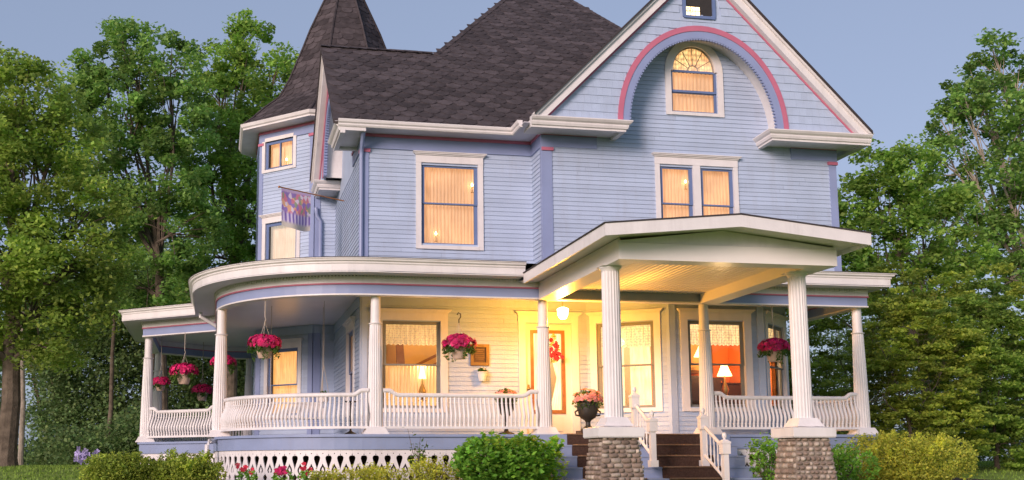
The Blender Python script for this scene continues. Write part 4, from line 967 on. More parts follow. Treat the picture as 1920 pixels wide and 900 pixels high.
# portico
def portico():
    c, hw = 7.82, 2.19; y0, y1 = 15.6, 20.18; zp, ze = 4.20, 3.985
    # roof slab
    r = MB()
    for sg in (-1, 1):
        r.prism([(c, y0-.015, zp+.025), (c+sg*(hw+.02), y0-.015, ze+.02), (c+sg*(hw+.02), y1, ze+.02), (c, 22.05, zp+.025+.0)], (0, 0, -.02))
    R = r.build('portico_roof', 'roof_edge', H)
    f = MB(); th = .185
    for sg in (-1, 1):
        A = [(c, zp), (c+sg*hw, ze), (c+sg*hw, ze-th), (c, zp-th)]
        f.prism([(x, y0, z) for x, z in A], (0, .035, 0))
        f.box(min(c+sg*hw, c+sg*(hw-.035)), max(c+sg*hw, c+sg*(hw-.035)), y0+.035, y1, ze-th, ze+.0)
    f.build('fascia', 'white', R)
    s = MB()
    for sg in (-1, 1):
        s.prism([(c, y0+.03, zp-.10), (c+sg*(hw-.03), y0+.03, ze-.10), (c+sg*(hw-.03), y1+.4, ze-.10), (c, y1+.4, zp-.10)], (0, 0, -.015))
    s.build('soffit', 'white', R)
    b = MB(); x0, x1 = 6.055, 9.76; b.box(x0, x1, 16.2, 16.55, 3.565, 3.83); b.box(x0, x0+.37, 16.55, 20.62, 3.567, 3.828); b.box(x1-.37, x1, 16.55, 20.62, 3.567, 3.828)
    b.build('beam', 'white_gloss', R)
    t = MB(); t.prism([(x0+.01, 16.215, 3.835), (x1-.01, 16.215, 3.835), (x1-.01, 16.215, 3.86), (c, 16.215, 4.08), (x0+.01, 16.215, 3.86)], (0, .03, 0)); t.box(x0+.01, x0+.04, 16.24, 20.6, 3.832, 3.90); t.box(x1-.04, x1-.01, 16.24, 20.6, 3.832, 3.90)
    t.build('tympanum', 'white', R)
    # beadboard ceiling
    u = MB(); u.hexa([(-.040, 0, .000), (.040, 0, .000), (.040, 1, .000), (-.040, 1, .000), (-.051, 0, .02), (.051, 0, .02), (.051, 1, .02), (-.051, 1, .02)]); CB = mk('ceiling_board', u, 'white_gloss')
    x = x0+.37+.051
    while x < x1-.37:
        inst(CB, 'ceiling_board', R, (x, 16.55, 3.76), 0, (1, 4.08, 1)); x += .1035
    # stone piers with white caps
    for k, (px, py) in enumerate(PTC):
        px += -.02
        core = MB(); core.frustum((px, py), .385, .285, -.1, .83); PI = core.build('pier', 'mortar', H)
        cp_ = MB(); cp_.box(px-.365, px+.365, py-.365, py+.365, .83, .845); cp_.box(px-.375, px+.375, py-.375, py+.375, .845, .985); cp_.frustum((px, py), .375, .30, .985, 1.0); cp_.build('cap', 'white', PI)
        pl = MB(); pl.lathe((px+.02, py, 1.0), [(.225, 0), (.225, .02), (.20, .05), (.17, .09), (.165, .12)], 24); pl.build('plinth', 'white', PI, smooth=True)
        # river stones, coursed
        meshes = []
        for q in range(8):
            bm = bmesh.new(); bmesh.ops.create_icosphere(bm, subdivisions=2, radius=.5); rr = random.Random(q)
            for v in bm.verts:
                d = v.co.normalized(); e = .62 if k == 0 else .85
                v.co = Vector((math.copysign(abs(d.x)**e, d.x), math.copysign(abs(d.y)**e, d.y), math.copysign(abs(d.z)**e, d.z)))*.5*(1+rr.uniform(-.07, .07))
            me = bpy.data.meshes.new('stone'); bm.to_mesh(me); bm.free(); me.shade_smooth(); me.materials.append(MATS['stone' if q < 5 else 'stone_pale']); meshes.append(me)
        for side in range(4):
            g = side*math.pi/2; nx, ny = math.sin(g), -math.cos(g); tx, ty = math.cos(g), math.sin(g)
            z = -.06; hh = .07
            while z < .80:
                hh = random.uniform(.055, .085) if k == 0 else random.uniform(.06, .10); hh = min(hh, .83-z) if z+hh > .80 else hh
                a = .385-(.10)*(z+hh/2+.1)/.93; s = -a
                while s < a-.01:
                    w = random.uniform(.07, .17) if k == 0 else random.uniform(.06, .13)
                    if a-(s+w) < .05: w = a-s
                    q = random.choice((0, 1, 2, 3, 4, 0, 1, 2, 3, 4, 5, 6, 7)) if k == 0 else random.randrange(8)
                    m_ = s+w/2
                    fs_ = .97 if k == 0 else .88; inst(meshes[q], 'stone', PI, (px+nx*(a-.015)+tx*m_, py+ny*(a-.015)+ty*m_, z+hh/2), g+random.uniform(-.04, .04), (w*fs_, .10+random.uniform(-.02, .03), hh*fs_))
                    s += w
                z += hh
portico()

# stairs
def stairs():
    rz, td = .207, .30
    tr = MB(); x0, x1 = 5.98, 9.90
    for k in range(6):
        zt = DZ-rz*k; y = 20.62-td*k
        if k == 0: tr.box(x0+.0, x1, y-.0-.012, y+.02, zt-rz, zt-.002)
        else:
            tr.box(x0, x1+.02, y-.02, y+td-.0, zt-.03, zt); tr.box(x0+.02, x1, y, y+.02, zt-rz, zt-.03)
    S = tr.build('stairs', 'deck_blue', H)
    for a, b in ((6.56, 7.66), (8.10, 9.27)):
        for k in range(6):
            zt = DZ-rz*k; y = 20.62-td*k; m = MB()
            if k == 0: m.box(a, b, y-.03, y+.01, zt-rz+.002, zt+.008); m.box(a, b, y-.03, y+.6, zt, zt+.008)
            else: m.box(a, b, y-.045, y+td-.032, zt+.0, zt+.012); m.box(a, b, y-.032, y+.0, zt-rz+.012, zt-.0)
            m.build('carpet_tread', 'carpet', S)
            m = MB(); m.tube([(a+.001, y-(.034 if k == 0 else .048), zt-.004), (b-.001, y-(.034 if k == 0 else .048), zt-.004)], .017, 6); m.build('tread_nosing', 'carpet_worn', S)
    # handrails: one between the runs, one on the right
    for (xa, ya, za, xb, yb, zb) in ((7.80, 20.25, .774, 7.82, 19.45, .36), (9.02, 19.9, .36, 9.04, 19.05, -.05)):
        R = None
        for i, (x, y, z, h) in enumerate(((xa, ya, za, 1.12), (xb, yb, zb, 1.03))):
            m = MB(); w = .062; m.box(x-w*.8, x+w*.8, y-w*.8, y+w*.8, z, z+h*.62); m.box(x-w*1.25, x+w*1.25, y-w*1.25, y+w*1.25, z+h*.62, z+h*.80); m.box(x-w*1.4, x+w*1.4, y-w*1.4, y+w*1.4, z+h*.80, z+h*.835); m.frustum((x, y), w*1.25, w*.6, z+h*.835, z+h*.87)
            m.box(x-w*1.2, x+w*1.2, y-w*1.2, y+w*1.2, z, z+.12)
            o = m.build('newel_post', 'white', R or H)
            if R is None: R = o
            m = MB(); m.lathe((x, y, z+h*.86), [(.03, 0), (.022, .02), (.036, .045), (.045, .075), (.040, .11), (.02, .135), (.005, .14)], 14); m.build('finial', 'white', o if o is R else R, smooth=True)
        for hh0, r in ((.72, .034), (.17, .028)):
            m = MB(); m.tube([(xa, ya, za+hh0+.06), (xb, yb, zb+hh0)], r, 8); m.build('handrail' if hh0 > .5 else 'bottom_rail', 'white', R, smooth=True)
        for i in range(1, 6):
            t = i/6; x, y, z = xa+(xb-xa)*t, ya+(yb-ya)*t, za+.06+(zb-za-.06)*t
            m = MB(); m.lathe((x, y, z+.16), [(.016, 0), (.016, .08), (.010, .12), (.021, .22), (.012, .36), (.012, .44), (.016, .50), (.016, .56)], 8); m.build('spindle', 'white', R, smooth=True)
stairs()

# downspouts
def spouts():
    m = MB(); m.tube([(2.86, 22.45, 7.42), (2.86, 22.46, 7.28), (2.87, 22.80, 7.02), (2.87, 22.84, 6.9), (2.87, 22.84, 4.5)], .045, 8); m.build('downspout', 'blue', H, smooth=True)
    m = MB(); m.tube([(2.38, 28.2, 6.95), (2.40, 28.2, 6.75), (2.5, 28.22, 6.6), (2.5, 28.22, 4.4)], .05, 8); m.build('downspout', 'blue', H, smooth=True)
    m = MB(); m.tube([(-.42, 26.5, 4.0), (-.42, 26.5, 3.85), (-.1, 26.6, 3.68), (.0, 26.6, 3.6)], .045, 8); m.build('downspout', 'white', H, smooth=True); m = MB(); m.tube([(.0, 23.0, .90), (-.12, 22.8, .90), (-.17, 22.75, .82), (-.17, 22.75, .05)], .045, 8); m.build('downspout', 'white', H, smooth=True)
spouts()

# ================================================================== THINGS ON THE PORCH
def leafmesh(name, C, S, m, tone=None, up=.3, aspect=.55, hue=.12, fold=False):
    """C: leaf centres (n,3); S: sizes (n); every leaf a small rhombus with its own tilt"""
    n = len(C); d = np.random.normal(size=(n, 3)); d /= np.linalg.norm(d, axis=1)[:, None]
    nr = np.random.normal(size=(n, 3)); nr[:, 2] += up*2.5; a = np.cross(nr, d); a /= np.linalg.norm(a, axis=1)[:, None]+1e-9; b = np.cross(a, nr); b /= np.linalg.norm(b, axis=1)[:, None]+1e-9
    S = S[:, None]; v = np.stack([C-b*S*.5, C+a*S*aspect*.5-b*S*.08, C+b*S*.5, C-a*S*aspect*.5-b*S*.08], 1).reshape(-1, 3)
    me = bpy.data.meshes.new(name); me.vertices.add(4*n); me.vertices.foreach_set('co', v.astype(np.float32).ravel()); me.loops.add(4*n); me.loops.foreach_set('vertex_index', np.arange(4*n, dtype=np.int32))
    me.polygons.add(n); me.polygons.foreach_set('loop_start', np.arange(0, 4*n, 4, dtype=np.int32)); me.update()
    t = np.ones((n, 4), np.float32); k = np.random.uniform(.62, 1.35, n) if tone is None else tone; t[:, 0] = k*np.random.uniform(1-hue, 1+hue, n); t[:, 1] = k; t[:, 2] = k*np.random.uniform(.8, 1.1, n)
    at = me.attributes.new('tone', 'FLOAT_COLOR', 'FACE'); at.data.foreach_set('color', t.ravel()); me.materials.append(MATS[m]); return me
def ball_pts(n, c, r, shell=.0, squash=1.):
    d = np.random.normal(size=(n, 3)); d /= np.linalg.norm(d, axis=1)[:, None]; q = np.random.uniform(shell, 1, n)**(1/3.); p = d*q[:, None]*np.array([r, r, r*squash]); return p+np.array(c)
def obj_from(me, name, parent=None, loc=(0, 0, 0)):
    o = bpy.data.objects.new(name, me); COL.objects.link(o); o.location = loc
    if parent: o.parent = parent
    return o
def bloommesh(name, C, N, r, m, k=5):
    vs = []; fs = []; tn = []
    for c, n in zip(C, N):
        n = Vector(n).normalized(); u = n.orthogonal().normalized(); w = n.cross(u); c = Vector(c); rr = r*random.uniform(.75, 1.2); g0 = random.uniform(0, 6); t = random.uniform(.6, 1.35)
        for j in range(k):
            g = g0+2*math.pi*j/k; a = u*math.cos(g)+w*math.sin(g); b = -u*math.sin(g)+w*math.cos(g); o = len(vs)
            vs += [c+n*rr*.1, c+a*rr*.6+b*rr*.42+n*rr*random.uniform(.1, .35), c+a*rr+n*rr*random.uniform(-.1, .35), c+a*rr*.6-b*rr*.42+n*rr*.2]; fs.append((o, o+1, o+2, o+3)); tn.append(t*random.uniform(.85, 1.15))
    me = bpy.data.meshes.new(name); me.from_pydata([tuple(v) for v in vs], [], fs); at = me.attributes.new('tone', 'FLOAT_COLOR', 'FACE'); t = np.ones((len(fs), 4), np.float32); t[:, :3] *= np.array(tn)[:, None]; at.data.foreach_set('color', t.ravel()); me.materials.append(MATS[m]); return me
def dome(n, r, h, zc, lo=-.25):
    C = []; Nn = []
    for _ in range(n):
        g = random.uniform(0, 2*math.pi); e = random.uniform(lo, 1); c = math.sqrt(max(0, 1-e*e)); q = random.uniform(.88, 1.05); C.append((r*c*math.cos(g)*q, r*c*math.sin(g)*q, zc+h*e*q)); Nn.append((c*math.cos(g), c*math.sin(g), e+.2))
    return C, Nn
def basket_meshes():
    pot = MB(); pot.lathe((0, 0, -.26), [(.10, 0), (.115, .015), (.165, .19), (.185, .20), (.185, .235), (.16, .24)], 24)
    C, Nn = dome(150, .31, .18, .03, -.35); bl = bloommesh('blossoms', C, Nn, .058, 'petal_magenta')
    P = np.concatenate([ball_pts(260, (0, 0, .01), .30, .6, .5)]+[ball_pts(70, (.27*math.cos(g), .27*math.sin(g), -.09), .08, 0, .9) for g in (.3, 1.5, 2.6, 3.9, 5.2)]+[ball_pts(26, (.24*math.cos(g), .24*math.sin(g), -.20), .06, 0, 1.6) for g in (random.uniform(0, 2), random.uniform(2, 4), random.uniform(4, 6))]); lf = leafmesh('leaves', P, np.random.uniform(.05, .09, len(P)), 'leaf_pot', aspect=.35)
    return mk('pot', pot, 'terracotta', True), bl, lf
BK = [basket_meshes() for _ in range(3)]
bl_ = [((4.50, 20.75, 2.66), 3.60, 1., 'magenta flower basket hanging in front of the bronze plaque'), ((.87, 21.62, 2.70), 3.60, 1., 'magenta flower basket hanging in front of the ground floor tower window'),
       ((11.02, 20.80, 2.70), 3.60, 1., 'magenta flower basket hanging between the right stone pier column and dining room window'), ((-.79, 27.62, 2.62), 3.60, 1.05, 'magenta flower basket hanging in the middle of the left porch bay'),
       ((-1.46, 30.2, 2.55), 3.95, .8, 'leftmost magenta flower basket, half hidden behind the corner column'), ((-.42, 32.9, 2.50), 3.95, 1.0, 'low far magenta flower basket left of the round porch column'), ((.13, 27.6, 2.86), 3.95, .95, 'magenta flower basket peeking out on both sides of the round porch column')]
for i, (p, zt, s, lab) in enumerate(bl_):
    x, y, z = p; t = thing('hanging_basket', p, lab, 'hanging basket', 'magenta hanging baskets along the porch'); M = BK[i % 3]
    for me, nm in zip(M, ('pot', 'blossoms', 'leaves')): o = obj_from(me, nm, t); o.scale = (s, s, s); o.rotation_euler = (0, 0, i*1.7)
    c = MB(); hk = z+.45
    for g in (0.3, 2.4, 4.5): c.tube([(x+.17*s*math.cos(g), y+.17*s*math.sin(g), z-.03), (x, y, hk)], .005, 4)
    c.build('hanger', 'chain', t); c = MB(); c.tube([(x, y, hk), (x+.02, y, hk+.05), (x, y, hk+.09), (x, y, zt)] if i else [(x, y, hk-.02), (x+.0, y, hk+.05), (x+.035, y, hk+.10), (x+.03, y, hk+.16), (x-.01, y, hk+.18), (x-.035, y, hk+.14)], .009 if i else .012, 6); c.build('hook', 'iron' if not i else 'chain', t)

def urn_planter(x, y, z, lab, stand=False):
    t = thing('urn_planter', (x, y, z), lab, 'planter', 'dark planters with pink flowers')
    if not stand:
        m = MB(); m.lathe((x, y, z), [(.15, 0), (.15, .03), (.10, .05), (.05, .10), (.045, .16), (.07, .20), (.15, .25), (.19, .34), (.20, .44), (.21, .54), (.24, .56), (.24, .58), (.20, .58)], 20); m.build('urn', 'iron', t, smooth=True)
        for sg in (-1, 1): h = MB(); h.tube([(x+sg*.17, y, z+.29), (x+sg*.245, y, z+.30), (x+sg*.26, y, z+.36), (x+sg*.20, y, z+.40)], .018, 8); h.build('handle', 'iron', t, smooth=True)
        zt = z+.60; r = .30
    else:
        m = MB(); m.lathe((x, y, z), [(.17, 0), (.15, .03), (.05, .06), (.03, .12), (.03, .34), (.10, .38), (.16, .5), (.19, .68), (.20, .70), (.16, .70)], 20); m.build('pot', 'iron', t, smooth=True); zt = z+.74; r = .23
    C, Nn = dome(70 if not stand else 45, r, .22 if not stand else .12, 0, -.1); obj_from(bloommesh('blossoms', C, Nn, .05, 'petal_pink'), 'blossoms', t, (0, 0, zt-z))
    P = ball_pts(420, (0, 0, -.02), r*1.02, .4, .75); obj_from(leafmesh('leaves', P, np.random.uniform(.05, .09, len(P)), 'leaf_pot', aspect=.4), 'leaves', t, (0, 0, zt-z))
urn_planter(7.12, 21.0, 1.06, 'dark iron urn of pink flowers at the top of the stairs beside the door')
urn_planter(5.55, 21.3, .99, 'dark pedestal pot of pink flowers behind the railing left of the door', True)
m = MB(); m.box(6.93, 7.31, 20.85, 21.2, .982, 1.06); tag(m.build('plant_stand', 'dark_wood', org=(7.12, 21, .98)), 'low dark block under the iron urn at the top of the stairs', 'stand')

def porch_light():
    x, y = 6.72, 21.22; t = thing('porch_lamp', (x, y, 3.93), 'lit glass pendant lamp hanging from the porch ceiling before the front door', 'lamp')
    m = MB(); m.lathe((x, y, 3.62), [(.02, 0), (.09, .01), (.11, .03), (.03, .04)], 18); m.build('canopy', 'brass', t, smooth=True); m = MB(); m.tube([(x, y, 3.94), (x, y, 3.50)], .008, 6); m.build('rod', 'brass', t)
    m = MB(); m.lathe((x, y, 3.27), [(.03, 0), (.07, .02), (.10, .08), (.105, .14), (.115, .20), (.11, .21), (.04, .24)], 18); m.build('lamp_shade', 'lamp_glass', t, smooth=True)
    l = bpy.data.lights.new('porch_bulb', 'POINT'); l.energy = 270; l.color = (1, .41, .035); l.shadow_soft_size = .12; lo = bpy.data.objects.new('porch_bulb', l); COL.objects.link(lo); lo.parent = t; lo.location = (0, 0, -.74)
porch_light()
def plaque():
    t = thing('wall_plaque', (5.40, 22.87, 2.47), 'small dark bronze plaque in a gold frame on the porch wall', 'plaque'); f = fD
    m = MB()
    for a, b, c, d in ((2.30, 2.70, 2.47, 2.535), (2.30, 2.70, 2.855, 2.92), (2.30, 2.365, 2.535, 2.855), (2.635, 2.70, 2.535, 2.855)): f.box(m, a, b, c, d, .021, .06)
    m.build('frame', 'gold_frame', t); m = MB(); f.box(m, 2.36, 2.64, 2.53, 2.86, .021, .035); m.build('panel', 'bronze', t)
    m = MB()
    for i, w in enumerate((.10, .07, .10, .09, .10, .08)): f.box(m, 2.50-w, 2.50+w, 2.80-i*.04, 2.812-i*.04, .036, .040)
    m.build('raised_line', 'gold_frame', t)
plaque()
def wall_pot():
    x, y, z = 5.43, 22.78, 2.14; t = thing('wall_pot', (x, y, z), 'small white ribbed flower pot hung on the porch wall below the plaque', 'flower pot')
    m = MB(); m.lathe((x, y, z), [(.07, 0), (.10, .16), (.115, .17), (.115, .19), (.09, .19)], 18, .05); m.build('pot', 'ceramic', t, smooth=False)
    P = ball_pts(90, (0, 0, .23), .09, 0, .5); obj_from(leafmesh('leaves', P, np.random.uniform(.04, .07, len(P)), 'leaf_pot'), 'leaves', t); C, Nn = dome(8, .08, .05, .24, 0); obj_from(bloommesh('blossoms', C, Nn, .03, 'petal_white'), 'blossoms', t)
wall_pot()
def wreath():
    x, y, z = 7.0, 22.80, 2.85; t = thing('door_swag', (x, y, z), 'red and green flower swag hung on the glass of the front door', 'wreath')
    P = np.concatenate([ball_pts(120, (0, 0, .0), .15, 0, 1.4), ball_pts(50, (0, 0, -.22), .07, 0, 1.8), ball_pts(40, (.0, 0, .25), .06, 0, 1.4)]); P[:, 1] *= .25; obj_from(leafmesh('leaves', P, np.random.uniform(.04, .08, len(P)), 'leaf_lime'), 'leaves', t)
    C = [(random.gauss(0, .08), random.uniform(-.09, -.05), random.uniform(-.26, .18)) for _ in range(26)]; obj_from(bloommesh('blossoms', C, [(0, -1, .2)]*26, .05, 'petal_red'), 'blossoms', t)
wreath()
def flag():
    a, b = Vector((2.88, 26.75, 6.82)), Vector((1.23, 25.6, 7.1)); a = Vector((2.88, 26.2, 6.68)); b = Vector((1.29, 25.4, 6.76))
    t = thing('garden_flag', tuple(a), 'purple and pink tulip print flag on a pole beside the tower', 'flag')
    m = MB(); m.tube([a, b], .016, 8); m.ball(b, .03); m.build('pole', 'wood', t, smooth=True)
    m = MB(); nx, nz = 20, 16; vs = []; uv = []; d = (b-a); p0, p1 = a+d*.52, a+d*.965
    for j in range(nz+1):
        for i in range(nx+1):
            u, v = i/nx, j/nz; p = p1.lerp(p0, u); w = .05*v*math.sin(u*7+v*2); vs.append((p.x+.03*v*math.sin(u*5)+v*.02, p.y+w-.0, p.z-.02-v*(.86+.06*math.sin(u*3.1)))); uv.append((u, 1-v))
    m.add(vs, [(j*(nx+1)+i, j*(nx+1)+i+1, (j+1)*(nx+1)+i+1, (j+1)*(nx+1)+i) for j in range(nz) for i in range(nx)]); m.uv = uv; m.build('cloth', 'flag_print', t, smooth=True, fix=False)
flag()
def porch_swing():
    t = thing('porch_swing', (1.75, 25.0, 1.4), 'white porch swing hung on chains behind the curved railing', 'swing'); x0, x1, y = 1.15, 2.3, 25.0
    m = MB()
    for i in range(6): m.box(x0, x1, y-.24+i*.085, y-.17+i*.085, 1.42, 1.445)
    m.build('seat', 'white', t); m = MB()
    for i in range(12): xx = x0+.03+i*(x1-x0-.1)/11; m.box(xx, xx+.04, y+.28, y+.30, 1.45, 1.78)
    m.box(x0, x1, y+.27, y+.31, 1.76, 1.81); m.build('backrest', 'white', t)
    for x in (x0, x1): m = MB(); m.box(x-.03, x+.03, y-.25, y+.3, 1.62, 1.65); m.box(x-.02, x+.02, y-.24, y-.2, 1.44, 1.62); m.build('armrest', 'white', t)
    for x in (x0, x1):
        m = MB(); m.tube([(x, y-.22, 1.63), (x, y, 2.4), (x, y, 3.93)], .007, 5); m.tube([(x, y+.27, 1.63), (x, y, 2.4)], .007, 5); m.build('chain', 'chain', t)
porch_swing()
def extras():
    x, y = 2.23, 24.0; t = thing('hanging_pot', (x, y, 1.75), 'white pot hung on thin cords beside the corner of the porch wall', 'flower pot')
    m = MB(); m.lathe((x, y, 1.75), [(.10, 0), (.115, .14), (.13, .15), (.13, .18), (.11, .18)], 18); m.build('pot', 'ceramic', t, smooth=True)
    m = MB(); 
    for g in (0, 2.1, 4.2): m.tube([(x+.12*math.cos(g), y+.12*math.sin(g), 1.9), (x, y, 2.55)], .006, 5)
    m.tube([(x, y, 2.55), (x, y, 3.93)], .005, 5); m.build('hanger', 'chain', t)
    P = ball_pts(40, (0, 0, .2), .07, 0, .6); obj_from(leafmesh('leaves', P, np.random.uniform(.03, .06, len(P)), 'leaf_pot'), 'leaves', t)
    x, y = 2.50, 21.3; t = thing('bird_table', (x, y, DZ), 'slim black iron pedestal stand behind the railing left of the second column', 'stand')
    m = MB(); m.lathe((x, y, DZ), [(.15, 0), (.10, .035), (.03, .07), (.02, .09)], 16); m.build('base', 'iron', t, smooth=True); m = MB(); m.tube([(x, y, DZ+.05), (x, y, DZ+.62)], .014, 8); m.build('pole', 'iron', t); m = MB(); m.lathe((x, y, DZ+.61), [(.03, 0), (.13, .01), (.13, .03), (.0, .03)], 16); m.build('top', 'iron', t)
extras()

# ================================================================== TREES AND PLANTS
def tree(name, lab, base, blobs, trunk_r, leafm, leaf, nclump, per, group=None, bark='bark', clump=.55, sq=.75, up=.75, lean=(0, 0), fork=.38, aspect=.7, shell=.25, trunk=True, cat='tree'):
    """blobs (x,y,z,r) give the crown's lobes; twigs end in leaf clumps scattered through each lobe"""
    t = thing(name, base, lab, cat, group); B = Vector(base)
    bl = np.array(blobs, float); w = bl[:, 3]**2; w /= w.sum(); cl = []
    for b, k in zip(bl, np.maximum(3, (w*nclump).astype(int))):
        p = ball_pts(k, (b[0], b[1], b[2]), b[3], shell, .95); p[:, 1] = b[1]+(p[:, 1]-b[1])*1.25; cl.append(p)
    cl = np.concatenate(cl); n = len(cl)
    cr = np.random.uniform(.55, 1.25, n)*clump
    idx = np.repeat(np.arange(n), per); d = np.random.normal(size=(n*per, 3)); d /= np.linalg.norm(d, axis=1)[:, None]; q = np.random.uniform(.1, 1, n*per)**.5
    P = cl[idx]+d*q[:, None]*cr[idx][:, None]*np.array([1, 1, sq]); tone = (np.random.uniform(.60, 1.38, n))[idx]*np.random.uniform(.86, 1.14, n*per)
    P -= np.array(base); S = np.random.uniform(.65, 1.25, len(P))*leaf
    obj_from(leafmesh('crown', P, S, leafm, tone, up, aspect), 'crown', t)
    if trunk:
        m = MB(); top = bl[bl[:, 2].argmax()]; fz_ = base[2]+(top[2]-base[2])*fork; fk = Vector((base[0]+lean[0], base[1]+lean[1], fz_))
        m.tube([B+Vector((0, 0, -.2)), B+Vector((0, 0, .3)), B.lerp(fk, .4)+Vector((.06, 0, 0)), B.lerp(fk, .75), fk], [trunk_r*1.5, trunk_r*1.08, trunk_r*.95, trunk_r*.85, trunk_r*.75], 10)
        T = m.build('trunk', bark, t, smooth=True)
        m = MB(); rng = random.Random(len(blobs))
        for b in bl:
            c = Vector(b[:3]); r0 = trunk_r*min(.62, .28+.25*b[3]/1.6); a = fk if c.z > fk.z+.4 else B.lerp(fk, max(.35, min(.95, (c.z-base[2]-.5)/(fz_-base[2]+.01))))
            mid = a.lerp(c, .5)+Vector((rng.uniform(-.35, .35), rng.uniform(-.3, .3), .25*abs(c.x-a.x)*-.3+.2)); m.tube([a, a.lerp(mid, .5)+Vector((0, 0, .1)), mid, mid.lerp(c, .6), c], [r0, r0*.8, r0*.6, r0*.42, r0*.22], 6)
            near = cl[np.linalg.norm(cl-np.array(b[:3]), axis=1) < b[3]*1.1]
            for q in near[::max(1, len(near)//9)]:
                q = Vector(q); s = mid.lerp(c, rng.uniform(.1, .9)); m.tube([s, s.lerp(q, .5)+Vector((0, 0, .08)), q], [r0*.30, r0*.18, r0*.07], 4)
        m.build('limbs', bark, t, smooth=True, fix=False)
    return t
G = ground_z
A_ = [(-5.18, 29.0, 9.58, 1.31), (-4.19, 29.5, 8.94, 1.24), (-6.25, 28.6, 8.0, 1.66), (-4.7, 29.0, 7.38, 1.52), (-3.32, 29.4, 6.89, 1.10), (-5.0, 28.4, 5.6, 1.38), (-3.59, 29.0, 5.37, 1.10), (-2.86, 29.6, 5.7, .78), (-4.36, 28.7, 4.1, .90), (-3.35, 29.2, 4.4, .75), (-6.35, 28.5, 5.0, 1.5), (-5.95, 29.2, 9.9, 1.1), (-4.2, 28.2, 3.3, .55), (-3.9, 29.8, 3.6, .6), (-5.2, 30.2, 3.6, .8), (-6.6, 29, 3.4, .8)]
tree('maple_tree', 'big dark green maple with thick trunk at the left edge of the lawn', (-5.05, 29.3, G(-5, 29)), A_, .24, 'leaf_maple', .125, 430, 150, 'tall trees left of the house', clump=.52, sq=.6, fork=.42)
B_ = [(-3.08, 38, 14.44, 1.0), (-4.12, 38.5, 13.9, .9), (-1.83, 37.6, 13.9, .95), (-3.37, 38, 12.44, 1.45), (-1.6, 38.4, 12.17, 1.40), (-4.34, 37.5, 10.8, 1.2), (-2.07, 38, 10.09, 1.54), (-3.32, 38.6, 8.75, 1.27), (-1.48, 37.6, 8.09, 1.5), (-2.29, 38, 6.25, 1.2), (-3.5, 38.4, 15.2, .45), (-4.9, 38, 12.6, .8)]
tree('ash_tree', 'tall mid green tree with airy crown between the maple and the tower', (-1.7, 38, G(0, 38)), B_, .18, 'leaf_dark', .16, 400, 98, 'tall trees left of the house', clump=.46, fork=.45, lean=(-.3, 0), shell=.4)
C_ = [(.87, 43, 16.9, .9), (-.25, 43.5, 16.0, 1.1), (2.04, 42.6, 15.9, .8), (.41, 43, 14.48, 1.6), (1.65, 43.4, 13.91, 1.2), (-.57, 42.6, 12.71, 1.6), (1.07, 43, 11.94, 1.5), (-.31, 43.5, 10.4, 1.6), (1.12, 42.5, 9.61, 1.33), (-.26, 43, 8.31, 1.43), (-1.21, 43, 6.64, 1.23), (1.17, 43, 7.11, 1.23), (.7, 43, 17.6, .5), (2.6, 43, 15.0, .7)]
tree('ash_tree', 'tall fresh green tree rising right behind the tower roof', (.5, 43, G(0, 43)), C_, .2, 'leaf_mid', .17, 440, 98, 'tall trees left of the house', clump=.48, fork=.45, shell=.4)
D_ = [(29.49, 37, 16.4, .70), (30.7, 37.4, 15.7, .85), (27.8, 36.6, 14.2, .85), (29.25, 37, 13.84, 1.3), (31.28, 37, 12.88, 1.5), (27.48, 37.4, 12.05, 1.0), (29.03, 36.6, 11.28, 1.35), (30.78, 37, 9.88, 1.5), (28.59, 37.4, 8.76, 1.3), (27.08, 36.8, 9.9, .9), (32.5, 37, 14.5, 1.2), (27.0, 37, 13.4, .5), (28.7, 37, 15.2, .6), (29.4, 37, 7.3, 1.2), (31, 37, 7.5, 1.2)]
tree('walnut_tree', 'tall open crowned tree at the right edge with pale limbs showing', (31.3, 37, G(30, 37)), D_, .24, 'leaf_dark', .19, 520, 58, 'trees right of the house', bark='bark_pale', clump=.45, fork=.40, lean=(-.7, 0))
E_ = [(21.36, 33, 10.1, .72), (20.62, 33.4, 9.2, .75), (22.66, 32.7, 10.2, .80), (21.86, 33, 8.82, 1.05), (23.38, 33.3, 9.15, .9), (20.9, 33, 7.7, .85), (22.65, 32.6, 7.4, 1.0), (24.44, 33, 7.28, 1.0), (21.19, 33.3, 6.1, .9), (20.07, 33, 6.78, .75), (24.3, 33, 9.2, .6), (23.3, 33, 6.0, .8), (19.6, 33, 8.4, .6), (19.3, 33.4, 5.6, .7)]
tree('walnut_tree', 'shorter bushy green tree just right of the gable corner', (22.8, 33, G(22, 33)), E_, .17, 'leaf_mid', .17, 400, 62, 'trees right of the house', clump=.44, fork=.35)
# slender trunks standing back on the left lawn, crowns lost in the wood behind
for i, (x, y, r, tx, h, bk, lab) in enumerate(((-6.42, 40, .09, -.15, 7.5, 'bark_pale', 'pale slender leaning trunk beside the big maple trunk'), (-6.85, 50, .09, -.95, 6.5, 'bark', 'first of three leaning thin trunks at the back of the lawn'), (-6.45, 50, .09, -.55, 6.5, 'bark', 'middle of three leaning thin trunks at the back of the lawn'), (-6.0, 50, .09, -1.1, 6.8, 'bark', 'right of three leaning thin trunks at the back of the lawn'), (-4.1, 45, .09, .1, 8.5, 'bark', 'straight dark trunk standing left of the porch'), (-2.75, 47, .09, .2, 8, 'bark', 'thin dark trunk just left of the porch corner'))):
    g = G(x, y); bb = [(x+tx+random.uniform(-.6, .6), y+random.uniform(-.5, .5), g+h-1.2+random.uniform(-.6, .8), 1.0) for _ in range(3)]
    tree('slender_tree', lab, (x, y, g), bb, r, 'leaf_wood', .2, 60, 60, 'thin trunked trees behind the lawn', bark=bk, clump=.5, fork=.75, lean=(tx, 0))
